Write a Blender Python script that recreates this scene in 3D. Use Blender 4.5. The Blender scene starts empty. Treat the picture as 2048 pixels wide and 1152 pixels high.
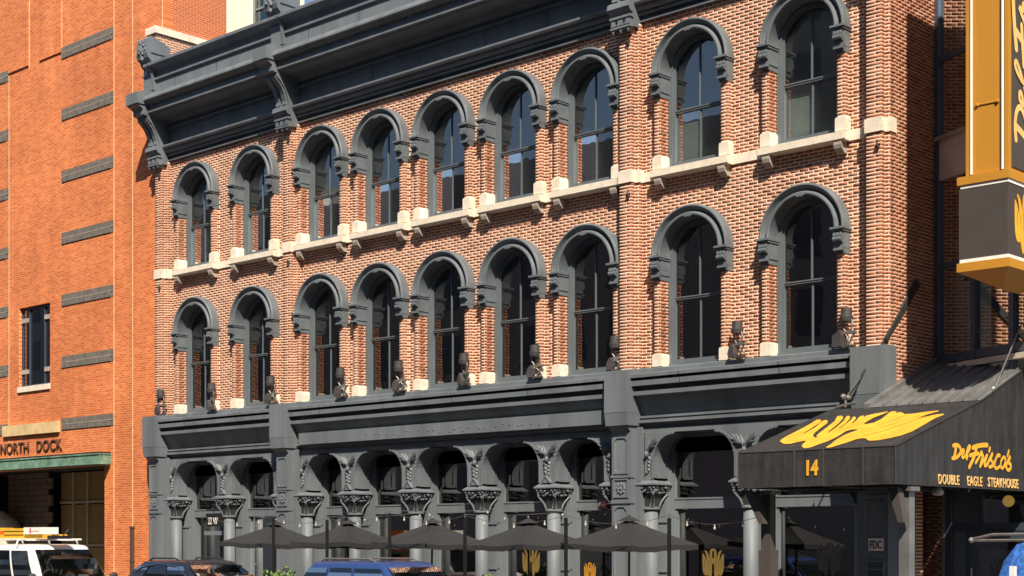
import bpy, bmesh, math, random
import numpy as np
from mathutils import Vector

R = random.Random(7)
PI = math.pi
C = bpy.context.scene.collection

# ------------------------------------------------------------------ camera, sky, sun, exposure
cam = bpy.data.objects.new('camera', bpy.data.cameras.new('camera'))
C.objects.link(cam)
cam.location = (0, -25.4, 2.1)
cam.rotation_euler = (math.radians(90), 0, math.radians(42.9))
cam.data.sensor_width = 36
cam.data.lens = 36 * 3040 / 2048
cam.data.shift_y = 507 / 2048
cam.data.clip_end = 2000
bpy.context.scene.camera = cam

SUN = Vector((1.0, -0.91, 1.37)).normalized()
world = bpy.data.worlds.new('World')
bpy.context.scene.world = world
world.use_nodes = True
wn = world.node_tree
sky = wn.nodes.new('ShaderNodeTexSky')
sky.sky_type = 'NISHITA'
sky.sun_disc = False
sky.sun_elevation = math.asin(SUN.z)
sky.sun_rotation = math.atan2(SUN.x, SUN.y)
bgn = wn.nodes['Background']
bgn.inputs['Strength'].default_value = 0.085
wn.links.new(sky.outputs['Color'], bgn.inputs['Color'])

sun = bpy.data.objects.new('sun', bpy.data.lights.new('sun', 'SUN'))
C.objects.link(sun)
sun.data.energy = 5.0
sun.data.angle = math.radians(0.5)
sun.data.color = (1.0, 0.88, 0.71)
sun.rotation_euler = (-SUN).to_track_quat('-Z', 'Y').to_euler()
sun.location = (20, -30, 40)
vs = bpy.context.scene.view_settings
vs.view_transform = 'Standard'
vs.look = 'None'
vs.exposure = 0.62
vs.gamma = 1
vs.use_curve_mapping = False


# ------------------------------------------------------------------ materials
def nodes_of(name):
    m = bpy.data.materials.new(name)
    m.use_nodes = True
    return m, m.node_tree, m.node_tree.nodes['Principled BSDF']


def mat(name, col, rough=0.6, metal=0.0, noise=0.12, scale=3.0, bump=0.0, streak=False, dirt=0.0, dirtcol=(0.1, 0.09, 0.08), emit=None, coat=0.0, nscale=None):
    m, t, p = nodes_of(name)
    N, L = t.nodes.new, t.links.new
    p.inputs['Roughness'].default_value = rough
    p.inputs['Metallic'].default_value = metal
    p.inputs['Coat Weight'].default_value = coat
    p.inputs['Coat Roughness'].default_value = 0.05
    tc = N('ShaderNodeNewGeometry')
    src = tc.outputs['Position']
    if streak:
        mp = N('ShaderNodeMapping')
        mp.inputs['Scale'].default_value = (1, 1, 0.12)
        L(src, mp.inputs['Vector'])
        src = mp.outputs['Vector']
    n = N('ShaderNodeTexNoise')
    n.inputs['Scale'].default_value = scale
    n.inputs['Detail'].default_value = 6
    L(src, n.inputs['Vector'])
    r = N('ShaderNodeValToRGB')
    r.color_ramp.elements[0].position = 0.3
    r.color_ramp.elements[1].position = 0.7
    lo = tuple(c * (1 - noise) for c in col) + (1,)
    hi = tuple(min(1, c * (1 + noise)) for c in col) + (1,)
    r.color_ramp.elements[0].color = lo
    r.color_ramp.elements[1].color = hi
    L(n.outputs['Fac'], r.inputs['Fac'])
    out = r.outputs['Color']
    if dirt > 0:
        n2 = N('ShaderNodeTexNoise')
        n2.inputs['Scale'].default_value = scale * 2.3
        n2.inputs['Detail'].default_value = 8
        n2.inputs['Roughness'].default_value = 0.7
        L(src, n2.inputs['Vector'])
        r2 = N('ShaderNodeValToRGB')
        r2.color_ramp.elements[0].position = 0.52
        r2.color_ramp.elements[1].position = 0.75
        r2.color_ramp.elements[0].color = (0, 0, 0, 1)
        r2.color_ramp.elements[1].color = (dirt, dirt, dirt, 1)
        L(n2.outputs['Fac'], r2.inputs['Fac'])
        mx = N('ShaderNodeMix')
        mx.data_type = 'RGBA'
        L(r2.outputs['Color'], mx.inputs['Factor'])
        L(out, mx.inputs[6])
        mx.inputs[7].default_value = tuple(dirtcol) + (1,)
        out = mx.outputs[2]
    L(out, p.inputs['Base Color'])
    if bump > 0:
        nb = N('ShaderNodeTexNoise')
        nb.inputs['Scale'].default_value = nscale or 60
        nb.inputs['Detail'].default_value = 4
        L(tc.outputs['Position'], nb.inputs['Vector'])
        b = N('ShaderNodeBump')
        b.inputs['Strength'].default_value = bump
        b.inputs['Distance'].default_value = 0.02 if (nscale or 60) > 10 else 0.12
        L(nb.outputs['Fac'], b.inputs['Height'])
        L(b.outputs['Normal'], p.inputs['Normal'])
    if emit:
        p.inputs['Emission Color'].default_value = tuple(emit[0]) + (1,)
        p.inputs['Emission Strength'].default_value = emit[1]
    return m


def brick_piece_mat():
    m, t, p = nodes_of('red_brick')
    N, L = t.nodes.new, t.links.new
    g = N('ShaderNodeNewGeometry')
    oi = N('ShaderNodeObjectInfo')
    a = N('ShaderNodeMath')
    a.operation = 'ADD'
    L(g.outputs['Random Per Island'], a.inputs[0])
    L(oi.outputs['Random'], a.inputs[1])
    fr = N('ShaderNodeMath')
    fr.operation = 'FRACT'
    L(a.outputs[0], fr.inputs[0])
    r = N('ShaderNodeValToRGB')
    e = r.color_ramp.elements
    e[0].position = 0.0
    e[0].color = (0.24, 0.080, 0.045, 1)
    e[1].position = 1.0
    e[1].color = (0.52, 0.23, 0.135, 1)
    x = e.new(0.10)
    x.color = (0.36, 0.125, 0.065, 1)
    x = e.new(0.55)
    x.color = (0.41, 0.152, 0.082, 1)
    x = e.new(0.85)
    x.color = (0.45, 0.178, 0.098, 1)
    L(fr.outputs[0], r.inputs['Fac'])
    n = N('ShaderNodeTexNoise')
    n.inputs['Scale'].default_value = 1.1
    n.inputs['Detail'].default_value = 7
    L(g.outputs['Position'], n.inputs['Vector'])
    mx = N('ShaderNodeMix')
    mx.data_type = 'RGBA'
    mx.blend_type = 'MULTIPLY'
    mx.inputs['Factor'].default_value = 1.0
    r2 = N('ShaderNodeValToRGB')
    r2.color_ramp.elements[0].position = 0.32
    r2.color_ramp.elements[0].color = (0.80, 0.78, 0.78, 1)
    r2.color_ramp.elements[1].position = 0.62
    r2.color_ramp.elements[1].color = (1, 1, 1, 1)
    L(n.outputs['Fac'], r2.inputs['Fac'])
    L(r.outputs['Color'], mx.inputs[6])
    L(r2.outputs['Color'], mx.inputs[7])
    L(mx.outputs[2], p.inputs['Base Color'])
    p.inputs['Roughness'].default_value = 0.85
    return m


def brick_sheet_mat(name, axis, cols, mortar, mscale=1.0, msize=0.010, bumpd=0.01, shade=0.12, streaks=0.0):
    """brickwork too small in the picture to lay brick by brick; axis 'xz' or 'yz'"""
    m, t, p = nodes_of(name)
    N, L = t.nodes.new, t.links.new
    g = N('ShaderNodeNewGeometry')
    s = N('ShaderNodeSeparateXYZ')
    c = N('ShaderNodeCombineXYZ')
    L(g.outputs['Position'], s.inputs[0])
    L(s.outputs['X' if axis == 'xz' else 'Y'], c.inputs[0])
    L(s.outputs['Z'], c.inputs[1])
    b = N('ShaderNodeTexBrick')
    b.inputs['Scale'].default_value = 1.0
    b.inputs['Brick Width'].default_value = 0.2135
    b.inputs['Row Height'].default_value = 0.0677
    b.inputs['Mortar Size'].default_value = msize
    b.inputs['Mortar Smooth'].default_value = 0.2
    b.inputs['Color1'].default_value = tuple(cols[0]) + (1,)
    b.inputs['Color2'].default_value = tuple(cols[1]) + (1,)
    b.inputs['Mortar'].default_value = tuple(mortar) + (1,)
    L(c.outputs[0], b.inputs['Vector'])
    n = N('ShaderNodeTexNoise')
    n.inputs['Scale'].default_value = 0.35 * mscale
    n.inputs['Detail'].default_value = 9
    n.inputs['Roughness'].default_value = 0.65
    L(c.outputs[0], n.inputs['Vector'])
    r2 = N('ShaderNodeValToRGB')
    r2.color_ramp.elements[0].position = 0.35
    r2.color_ramp.elements[0].color = (1 - shade, 1 - shade * 1.1, 1 - shade * 1.1, 1)
    r2.color_ramp.elements[1].position = 0.65
    r2.color_ramp.elements[1].color = (1, 1, 1, 1)
    L(n.outputs['Fac'], r2.inputs['Fac'])
    mx = N('ShaderNodeMix')
    mx.data_type = 'RGBA'
    mx.blend_type = 'MULTIPLY'
    mx.inputs['Factor'].default_value = 1.0
    L(b.outputs['Color'], mx.inputs[6])
    L(r2.outputs['Color'], mx.inputs[7])
    col_out = mx.outputs[2]
    if streaks > 0:
        mp = N('ShaderNodeMapping')
        mp.inputs['Scale'].default_value = (1.6, 0.10, 1)
        L(c.outputs[0], mp.inputs['Vector'])
        n3 = N('ShaderNodeTexNoise')
        n3.inputs['Scale'].default_value = 1.0
        n3.inputs['Detail'].default_value = 6
        L(mp.outputs['Vector'], n3.inputs['Vector'])
        r3 = N('ShaderNodeValToRGB')
        r3.color_ramp.elements[0].position = 0.35
        r3.color_ramp.elements[0].color = (1 - streaks, 1 - streaks, 1 - streaks, 1)
        r3.color_ramp.elements[1].position = 0.66
        r3.color_ramp.elements[1].color = (1 + streaks * .6, 1 + streaks * .8, 1 + streaks * 1.2, 1)
        L(n3.outputs['Fac'], r3.inputs['Fac'])
        m3 = N('ShaderNodeMix')
        m3.data_type = 'RGBA'
        m3.blend_type = 'MULTIPLY'
        m3.inputs['Factor'].default_value = 1.0
        L(col_out, m3.inputs[6])
        L(r3.outputs['Color'], m3.inputs[7])
        col_out = m3.outputs[2]
    L(col_out, p.inputs['Base Color'])
    bp = N('ShaderNodeBump')
    bp.inputs['Strength'].default_value = 0.5
    bp.inputs['Distance'].default_value = bumpd
    bp.invert = True
    L(b.outputs['Fac'], bp.inputs['Height'])
    L(bp.outputs['Normal'], p.inputs['Normal'])
    p.inputs['Roughness'].default_value = 0.85
    return m


def glass_mat(name, tint=(0.55, 0.6, 0.6), base=0.10, k=1.0, ior=1.5, rough=0.005, wave=0.0):
    m = bpy.data.materials.new(name)
    m.use_nodes = True
    t = m.node_tree
    t.nodes.clear()
    N, L = t.nodes.new, t.links.new
    o = N('ShaderNodeOutputMaterial')
    mix = N('ShaderNodeMixShader')
    tr = N('ShaderNodeBsdfTransparent')
    tr.inputs['Color'].default_value = tuple(tint) + (1,)
    gl = N('ShaderNodeBsdfGlossy')
    gl.inputs['Roughness'].default_value = rough
    fr = N('ShaderNodeFresnel')
    fr.inputs['IOR'].default_value = ior
    ma = N('ShaderNodeMath')
    ma.operation = 'MULTIPLY_ADD'
    ma.use_clamp = True
    L(fr.outputs[0], ma.inputs[0])
    ma.inputs[1].default_value = k
    ma.inputs[2].default_value = base
    if wave > 0:
        g = N('ShaderNodeNewGeometry')
        n = N('ShaderNodeTexNoise')
        n.inputs['Scale'].default_value = 1.6
        L(g.outputs['Position'], n.inputs['Vector'])
        b = N('ShaderNodeBump')
        b.inputs['Strength'].default_value = wave
        b.inputs['Distance'].default_value = 0.05
        L(n.outputs['Fac'], b.inputs['Height'])
        L(b.outputs['Normal'], gl.inputs['Normal'])
    L(ma.outputs[0], mix.inputs[0])
    L(tr.outputs[0], mix.inputs[1])
    L(gl.outputs[0], mix.inputs[2])
    L(mix.outputs[0], o.inputs['Surface'])
    return m


M = {}
M['brick'] = brick_piece_mat()
M['mortar'] = mat('mortar', (0.88, 0.71, 0.555), 0.95, noise=0.12, scale=2.5)
M['orange'] = brick_sheet_mat('orange_brickwork', 'xz', [(0.56, 0.118, 0.030), (0.80, 0.225, 0.066)], (0.82, 0.38, 0.17), msize=0.009, shade=0.22, streaks=0.12)
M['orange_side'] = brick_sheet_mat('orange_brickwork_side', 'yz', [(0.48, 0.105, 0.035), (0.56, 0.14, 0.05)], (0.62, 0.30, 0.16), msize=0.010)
M['red_sheet_side'] = brick_sheet_mat('red_brickwork_side', 'yz', [(0.34, 0.10, 0.055), (0.40, 0.14, 0.08)], (0.66, 0.52, 0.40), msize=0.016)
M['dark_brick'] = brick_sheet_mat('grey_brickwork', 'xz', [(0.26, 0.29, 0.29), (0.32, 0.35, 0.35)], (0.20, 0.20, 0.20), msize=0.016)
M['grey'] = mat('grey_iron_paint', (0.134, 0.155, 0.178), 0.58, noise=0.20, scale=2.2, streak=True, dirt=0.42, dirtcol=(0.21, 0.21, 0.19))
M['grey_hood'] = mat('grey_hood_paint', (0.124, 0.145, 0.166), 0.55, noise=0.2, scale=3, dirt=0.4, dirtcol=(0.20, 0.20, 0.185))
M['frame'] = mat('grey_window_paint', (0.118, 0.142, 0.162), 0.42, noise=0.08, scale=2)
M['navy'] = mat('navy_grey_paint', (0.040, 0.055, 0.082), 0.45, noise=0.08, scale=2)
M['stone'] = mat('cream_limestone', (0.74, 0.67, 0.56), 0.85, noise=0.10, scale=5, dirt=0.6, dirtcol=(0.40, 0.33, 0.25), bump=0.3)
M['stone_grey'] = mat('weathered_limestone', (0.38, 0.33, 0.29), 0.9, noise=0.15, scale=5)
M['glass'] = glass_mat('window_glass', (0.74, 0.82, 0.80), 0.18, 1.0, 1.55, wave=0.025)
M['glass_dark'] = glass_mat('shop_glass', (0.40, 0.46, 0.46), 0.26, 1.0, 1.5)
M['glass_wall'] = glass_mat('connector_glass', (0.30, 0.33, 0.33), 0.62, 1.2, 1.6)
M['car_glass'] = glass_mat('car_glass', (0.20, 0.25, 0.22), 0.10, 1.3, 1.6, rough=0.02)
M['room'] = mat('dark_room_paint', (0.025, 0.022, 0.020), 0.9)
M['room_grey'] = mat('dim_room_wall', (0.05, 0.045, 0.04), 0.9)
M['blind'] = mat('pale_blind', (0.62, 0.66, 0.64), 0.8, noise=0.1, scale=3)
M['shaded_mortar'] = mat('shade_toned_mortar', (0.10, 0.08, 0.065), 0.95)  # entry reveal mortar, darkened in colour to stand for shade
M['shaded_red'] = mat('shade_toned_red_brick', (0.10, 0.035, 0.022), 0.85, noise=0.4, scale=14)  # entry reveal bricks, the shade under the awning put into their colour
M['connector_frame'] = mat('blue_grey_frame', (0.075, 0.105, 0.155), 0.45)
M['poster'] = mat('pale_poster', (0.85, 0.82, 0.78), 0.8)
M['iron'] = mat('rusty_dark_iron', (0.075, 0.045, 0.035), 0.7)
M['lamp'] = mat('brown_lamp_housing', (0.060, 0.055, 0.058), 0.45, noise=0.2, scale=8)
M['lamp_steel'] = mat('galvanised_steel', (0.20, 0.185, 0.18), 0.5, 0.4, noise=0.2, scale=10)
M['fabric'] = mat('charcoal_umbrella_cloth', (0.021, 0.0215, 0.0245), 0.85, noise=0.10, scale=4, bump=0.2, nscale=6)
M['awning'] = mat('black_awning_cloth', (0.031, 0.0315, 0.034), 0.55, bump=0.35, nscale=2.2, noise=0.35, scale=7, streak=True)
M['yellow'] = mat('yellow_print', (0.80, 0.40, 0.035), 0.6, noise=0.16, scale=2.5)
M['pale_vinyl'] = mat('pale_grey_vinyl', (0.16, 0.145, 0.12), 0.7)
M['shaded_gold'] = mat('shade_dimmed_gold', (0.17, 0.115, 0.028), 0.7)  # emblem gold with shade and glass tint put into the colour
M['amber'] = mat('amber_sign_paint', (0.50, 0.235, 0.028), 0.45, noise=0.10, scale=0.9, streak=True)
M['tan_letter'] = mat('tan_letter_print', (0.80, 0.50, 0.18), 0.6)
M['sign_dark'] = mat('dark_brown_sign_metal', (0.070, 0.062, 0.058), 0.4, noise=0.06)
M['white'] = mat('white_paint', (0.80, 0.79, 0.76), 0.45, noise=0.03)
M['neon'] = mat('white_neon_tube', (0.85, 0.84, 0.80), 0.3)
M['black'] = mat('black_metal', (0.012, 0.012, 0.013), 0.5)
M['steel'] = mat('steel_rod', (0.32, 0.32, 0.32), 0.35, 0.8)
M['seam_metal'] = mat('grey_seam_metal', (0.26, 0.265, 0.27), 0.38, 0.55, noise=0.2, scale=3, dirt=0.4, dirtcol=(0.42, 0.42, 0.42))
M['patina'] = mat('green_copper_patina', (0.13, 0.24, 0.18), 0.7, noise=0.35, scale=3, dirt=0.6, dirtcol=(0.40, 0.50, 0.42))
M['band'] = mat('dark_ribbed_block', (0.15, 0.135, 0.12), 0.8, noise=0.25, scale=6)
M['joint'] = mat('pale_sealant', (0.82, 0.52, 0.30), 0.9)
M['char'] = mat('dark_bronze_letter', (0.10, 0.045, 0.025), 0.5)
M['asphalt'] = mat('asphalt', (0.045, 0.045, 0.045), 0.9, noise=0.2, scale=1.2, bump=0.4, nscale=90)
M['concrete'] = mat('sidewalk_paving', (0.10, 0.090, 0.082), 0.85, noise=0.12, scale=0.8, bump=0.2)
M['earth'] = mat('distant_ground', (0.12, 0.115, 0.105), 0.95, noise=0.2, scale=0.05)
M['tan_panel'] = mat('tan_dock_panel', (0.34, 0.23, 0.09), 0.8)
M['tan_rib'] = mat('pale_dock_rib', (0.50, 0.42, 0.30), 0.8)
M['timber'] = mat('grey_dock_board', (0.20, 0.145, 0.11), 0.85, noise=0.3, scale=4)
M['leaf'] = mat('shrub_leaf', (0.10, 0.17, 0.035), 0.6, noise=0.45, scale=9)
M['red'] = mat('red_lens', (0.6, 0.05, 0.05), 0.3)
M['rubber'] = mat('tyre_rubber', (0.02, 0.02, 0.02), 0.85)
M['car_white'] = mat('white_car_paint', (0.78, 0.78, 0.78), 0.3, noise=0.02, coat=0.6)
M['car_blue'] = mat('blue_car_paint', (0.030, 0.072, 0.25), 0.3, 0.3, noise=0.05, coat=0.8)
M['car_dark'] = mat('dark_blue_car_paint', (0.016, 0.020, 0.032), 0.28, 0.2, noise=0.05, coat=0.8)
M['chrome'] = mat('chrome_trim', (0.7, 0.72, 0.72), 0.15, 1.0)
M['plastic'] = mat('dark_plastic', (0.03, 0.03, 0.032), 0.6)
M['ladder_y'] = mat('yellow_fibreglass', (0.75, 0.42, 0.03), 0.5)
M['ladder_o'] = mat('orange_red_plastic', (0.72, 0.12, 0.02), 0.5)
M['blue_cloth'] = mat('blue_tarp', (0.03, 0.13, 0.46), 0.65, noise=0.45, scale=14, bump=0.9, nscale=22)
M['cream_wall'] = mat('cream_panel_wall', (0.80, 0.74, 0.60), 0.8, noise=0.03)
M['teal_glass'] = glass_mat('teal_glass', (0.35, 0.75, 0.8), 0.12, 1.0, 1.5)
M['teal_back'] = mat('teal_interior', (0.03, 0.20, 0.23), 0.7)
M['globe'] = mat('lit_amber_globe', (0.8, 0.5, 0.15), 0.5, emit=((1.0, 0.52, 0.10), 0.55))
M['bulb'] = mat('frosted_bulb', (0.45, 0.44, 0.41), 0.3)
M['plate'] = mat('pale_pink_plate', (0.88, 0.78, 0.78), 0.5)
M['wood_table'] = mat('paper_poster', (0.16, 0.155, 0.15), 0.8)


# ------------------------------------------------------------------ mesh helpers
W = {}


class MB:
    def __init__(self):
        self.v, self.f = [], []

    def add(self, vs_, fs):
        b = len(self.v)
        self.v += [tuple(p) for p in vs_]
        self.f += [tuple(i + b for i in f) for f in fs]
        return self

    def box(self, x0, x1, y0, y1, z0, z1):
        return self.add([(x0, y0, z0), (x1, y0, z0), (x1, y1, z0), (x0, y1, z0), (x0, y0, z1), (x1, y0, z1), (x1, y1, z1), (x0, y1, z1)],
                        [(0, 3, 2, 1), (4, 5, 6, 7), (0, 1, 5, 4), (1, 2, 6, 5), (2, 3, 7, 6), (3, 0, 4, 7)])

    def taper(self, x0, x1, y0, y1, z0, z1, dx, dy):
        """box whose top is larger by dx, dy a side"""
        return self.add([(x0, y0, z0), (x1, y0, z0), (x1, y1, z0), (x0, y1, z0), (x0 - dx, y0 - dy, z1), (x1 + dx, y0 - dy, z1), (x1 + dx, y1 + dy, z1), (x0 - dx, y1 + dy, z1)],
                        [(0, 3, 2, 1), (4, 5, 6, 7), (0, 1, 5, 4), (1, 2, 6, 5), (2, 3, 7, 6), (3, 0, 4, 7)])

    def prism(self, prof, a0, a1, axis):
        """closed outline extruded along an axis; prof holds the other two coordinates in x,y,z order"""
        n = len(prof)
        put = {'x': lambda p, a: (a, p[0], p[1]), 'y': lambda p, a: (p[0], a, p[1]), 'z': lambda p, a: (p[0], p[1], a)}[axis]
        vv = [put(p, a0) for p in prof] + [put(p, a1) for p in prof]
        ff = [(i, (i + 1) % n, n + (i + 1) % n, n + i) for i in range(n)]
        ff += [tuple(range(n - 1, -1, -1)), tuple(range(n, 2 * n))]
        return self.add(vv, ff)

    def cyl(self, p0, p1, r0, r1=None, n=10, cap=True):
        r1 = r0 if r1 is None else r1
        p0, p1 = Vector(p0), Vector(p1)
        d = (p1 - p0).normalized()
        u = d.orthogonal().normalized()
        w = d.cross(u)
        vv = []
        for p, r in ((p0, r0), (p1, r1)):
            for i in range(n):
                a = 2 * PI * i / n
                vv.append(p + u * (r * math.cos(a)) + w * (r * math.sin(a)))
        ff = [(i, (i + 1) % n, n + (i + 1) % n, n + i) for i in range(n)]
        if cap:
            ff += [tuple(range(n - 1, -1, -1)), tuple(range(n, 2 * n))]
        return self.add(vv, ff)

    def tube(self, pts, r, n=6):
        for a, b in zip(pts[:-1], pts[1:]):
            self.cyl(a, b, r, r, n)
        return self

    def lathe(self, c, prof, n=16):
        k = len(prof)
        vv = []
        for r, z in prof:
            for i in range(n):
                a = 2 * PI * i / n
                vv.append((c[0] + r * math.cos(a), c[1] + r * math.sin(a), c[2] + z))
        ff = []
        for j in range(k - 1):
            for i in range(n):
                ff.append((j * n + i, j * n + (i + 1) % n, (j + 1) * n + (i + 1) % n, (j + 1) * n + i))
        ff.append(tuple(range(n - 1, -1, -1)))
        ff.append(tuple((k - 1) * n + i for i in range(n)))
        return self.add(vv, ff)

    def ball(self, c, r, n=8, sx=1, sy=1, sz=1):
        vv, ff = [], []
        for j in range(n // 2 + 1):
            t = PI * j / (n // 2)
            for i in range(n):
                a = 2 * PI * i / n
                vv.append((c[0] + sx * r * math.sin(t) * math.cos(a), c[1] + sy * r * math.sin(t) * math.sin(a), c[2] + sz * r * math.cos(t)))
        for j in range(n // 2):
            for i in range(n):
                ff.append((j * n + i, (j + 1) * n + i, (j + 1) * n + (i + 1) % n, j * n + (i + 1) % n))
        return self.add(vv, ff)

    def quad(self, a, b, c, d):
        return self.add([a, b, c, d], [(0, 1, 2, 3)])

    def mesh(self, name, m, origin=(0, 0, 0), smooth=False):
        me = bpy.data.meshes.new(name)
        ox, oy, oz = origin
        me.from_pydata([(x - ox, y - oy, z - oz) for x, y, z in self.v], [], self.f)
        me.materials.append(M[m] if isinstance(m, str) else m)
        bm = bmesh.new()
        bm.from_mesh(me)
        bmesh.ops.recalc_face_normals(bm, faces=bm.faces)
        bm.to_mesh(me)
        bm.free()
        if smooth:
            me.polygons.foreach_set('use_smooth', [True] * len(me.polygons))
        me.update()
        return me

    def build(self, name, m, parent=None, loc=None, smooth=False):
        o_ = Vector(loc) if loc is not None else (W[parent.name] if parent else Vector((0, 0, 0)))
        return inst(name, self.mesh(name, m, o_, smooth), parent, o_)


def inst(name, me, parent=None, loc=(0, 0, 0)):
    o = bpy.data.objects.new(name, me)
    C.objects.link(o)
    loc = Vector(loc)
    W[o.name] = loc
    if parent:
        o.parent = parent
        o.location = loc - W[parent.name]
    else:
        o.location = loc
    return o


def tag(o, label=None, cat=None, group=None, kind=None):
    for k, v_ in (('label', label), ('category', cat), ('group', group), ('kind', kind)):
        if v_:
            o[k] = v_
    return o


def thing(name, label, cat, loc, group=None):
    return tag(inst(name, None, None, loc), label, cat, group)


def kids(o):
    return [c for c in bpy.data.objects if c.parent == o]


def copy_tree(o, parent=None, loc=None, tree=None):
    c = o.copy()
    C.objects.link(c)
    if parent:
        c.parent = parent
    if loc is not None:
        c.location = loc
        W[c.name] = Vector(loc)
    for ch in (tree[o.name] if tree else kids(o)):
        copy_tree(ch, c, None, tree)
    return c


def tree_of(o):
    d = {}

    def walk(x):
        d[x.name] = kids(x)
        for y in d[x.name]:
            walk(y)
    walk(o)
    return d


def boxes_mesh(name, arr, m, origin):
    """one mesh of many open-backed boxes; arr rows x0 x1 y0 y1 z0 z1"""
    a = np.array(arr, dtype=np.float64)
    a[:, 0:2] -= origin[0]
    a[:, 2:4] -= origin[1]
    a[:, 4:6] -= origin[2]
    n = len(a)
    cx = [0, 1, 1, 0, 0, 1, 1, 0]
    cy = [2, 2, 3, 3, 2, 2, 3, 3]
    cz = [4, 4, 4, 4, 5, 5, 5, 5]
    v = np.stack([np.stack([a[:, cx[i]], a[:, cy[i]], a[:, cz[i]]], 1) for i in range(8)], 1).reshape(-1, 3)
    q = np.array([(0, 3, 2, 1), (4, 5, 6, 7), (0, 1, 5, 4), (1, 2, 6, 5), (2, 3, 7, 6), (3, 0, 4, 7)])
    f = (q[None] + 8 * np.arange(n)[:, None, None]).reshape(-1, 4)
    me = bpy.data.meshes.new(name)
    me.vertices.add(len(v))
    me.vertices.foreach_set('co', v.ravel())
    me.loops.add(f.size)
    me.loops.foreach_set('vertex_index', f.ravel().astype(np.int32))
    me.polygons.add(len(f))
    me.polygons.foreach_set('loop_start', (4 * np.arange(len(f))).astype(np.int32))
    me.polygons.foreach_set('loop_total', np.full(len(f), 4, dtype=np.int32))
    me.materials.append(m)
    me.update(calc_edges=True)
    me.validate()
    return me


def text_mesh(name, s, size, m, sx=1.0, ext=0.008, align='LEFT', spacing=1.0, shear=0.0, bold=0.0):
    cu = bpy.data.curves.new(name, 'FONT')
    cu.body = s
    cu.size = size
    cu.extrude = ext
    cu.align_x = align
    cu.space_character = spacing
    cu.shear = shear
    cu.offset = bold
    cu.resolution_u = 4
    ob = bpy.data.objects.new(name, cu)
    C.objects.link(ob)
    dg = bpy.context.evaluated_depsgraph_get()
    me = bpy.data.meshes.new_from_object(ob.evaluated_get(dg))
    bpy.data.objects.remove(ob)
    me.materials.clear()
    me.materials.append(M[m])
    for v_ in me.vertices:
        v_.co.x *= sx
    me.name = name
    return me


def place_text(name, me, parent, loc, facing, up90=False):
    """facing 'front' looks to -Y, 'side' looks to +X; up90 reads upward"""
    o = inst(name, me, parent, loc)
    if facing == 'front':
        o.rotation_euler = (PI / 2, 0, 0)
    else:
        o.rotation_euler = (PI / 2, 0, PI / 2)
    return o


def smooth_line(pts, k=4):
    p = [Vector((a[0], a[1], 0)) for a in pts]
    if len(p) < 3:
        return p
    out = []
    q = [p[0] * 2 - p[1]] + p + [p[-1] * 2 - p[-2]]
    for i in range(1, len(q) - 2):
        for j in range(k):
            t = j / k
            a, b, c, d = q[i - 1], q[i], q[i + 1], q[i + 2]
            out.append(0.5 * ((2 * b) + (c - a) * t + (2 * a - 5 * b + 4 * c - d) * t * t + (3 * b - a - 3 * c + d) * t ** 3))
    out.append(p[-1])
    return out


SCRIPT = [[(0.068, 0.242), (0.179, 0.26), (0.29, 0.234), (0.331, 0.167), (0.271, 0.095), (0.16, 0.048), (0.032, 0.03)], [(0.169, 0.229), (0.138, 0.133), (0.096, 0.049)], [(0.364, 0.108), (0.439, 0.146), (0.443, 0.185), (0.387, 0.183), (0.359, 0.116), (0.392, 0.057), (0.467, 0.077)], [(0.467, 0.077), (0.571, 0.143), (0.669, 0.234), (0.647, 0.268), (0.594, 0.235), (0.533, 0.132), (0.537, 0.037), (0.575, 0.091)], [(0.77, 0.239), (0.934, 0.273), (1.128, 0.299), (1.304, 0.308)], [(0.905, 0.241), (0.837, 0.119), (0.742, 0.01), (0.637, -0.09)], [(0.666, 0.107), (0.837, 0.135), (0.972, 0.151)], [(0.876, -0.011), (1.001, 0.09), (1.098, 0.192), (1.089, 0.134), (1.147, 0.123), (1.079, 0.023), (1.03, -0.067)], [(1.03, -0.067), (1.206, 0.063), (1.308, 0.147), (1.225, 0.029), (1.206, -0.052), (1.304, -0.022)], [(1.407, 0.263), (1.379, 0.208)], [(1.304, -0.022), (1.512, 0.183), (1.433, 0.072), (1.506, 0.021), (1.472, -0.047), (1.373, -0.064)], [(1.522, -0.041), (1.642, 0.099), (1.743, 0.152), (1.803, 0.141), (1.702, 0.155), (1.612, 0.061), (1.578, -0.039), (1.646, -0.081), (1.763, -0.041)], [(1.936, 0.133), (1.834, 0.052), (1.824, -0.039), (1.889, -0.066), (1.976, 0.012), (1.997, 0.095), (1.936, 0.133), (2.007, 0.095)], [(2.141, 0.246), (2.085, 0.157)], [(2.007, -0.032), (2.203, 0.158), (2.12, 0.045), (2.203, 0.012), (2.203, -0.052), (2.114, -0.094), (2.048, -0.067)]]
SCRIPT_W = [1.0, 1.15, .8, .8, 1.2, 1.2, 1.0, .9, .85, .9, .9, .9, .85, .9, 1.0]


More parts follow.
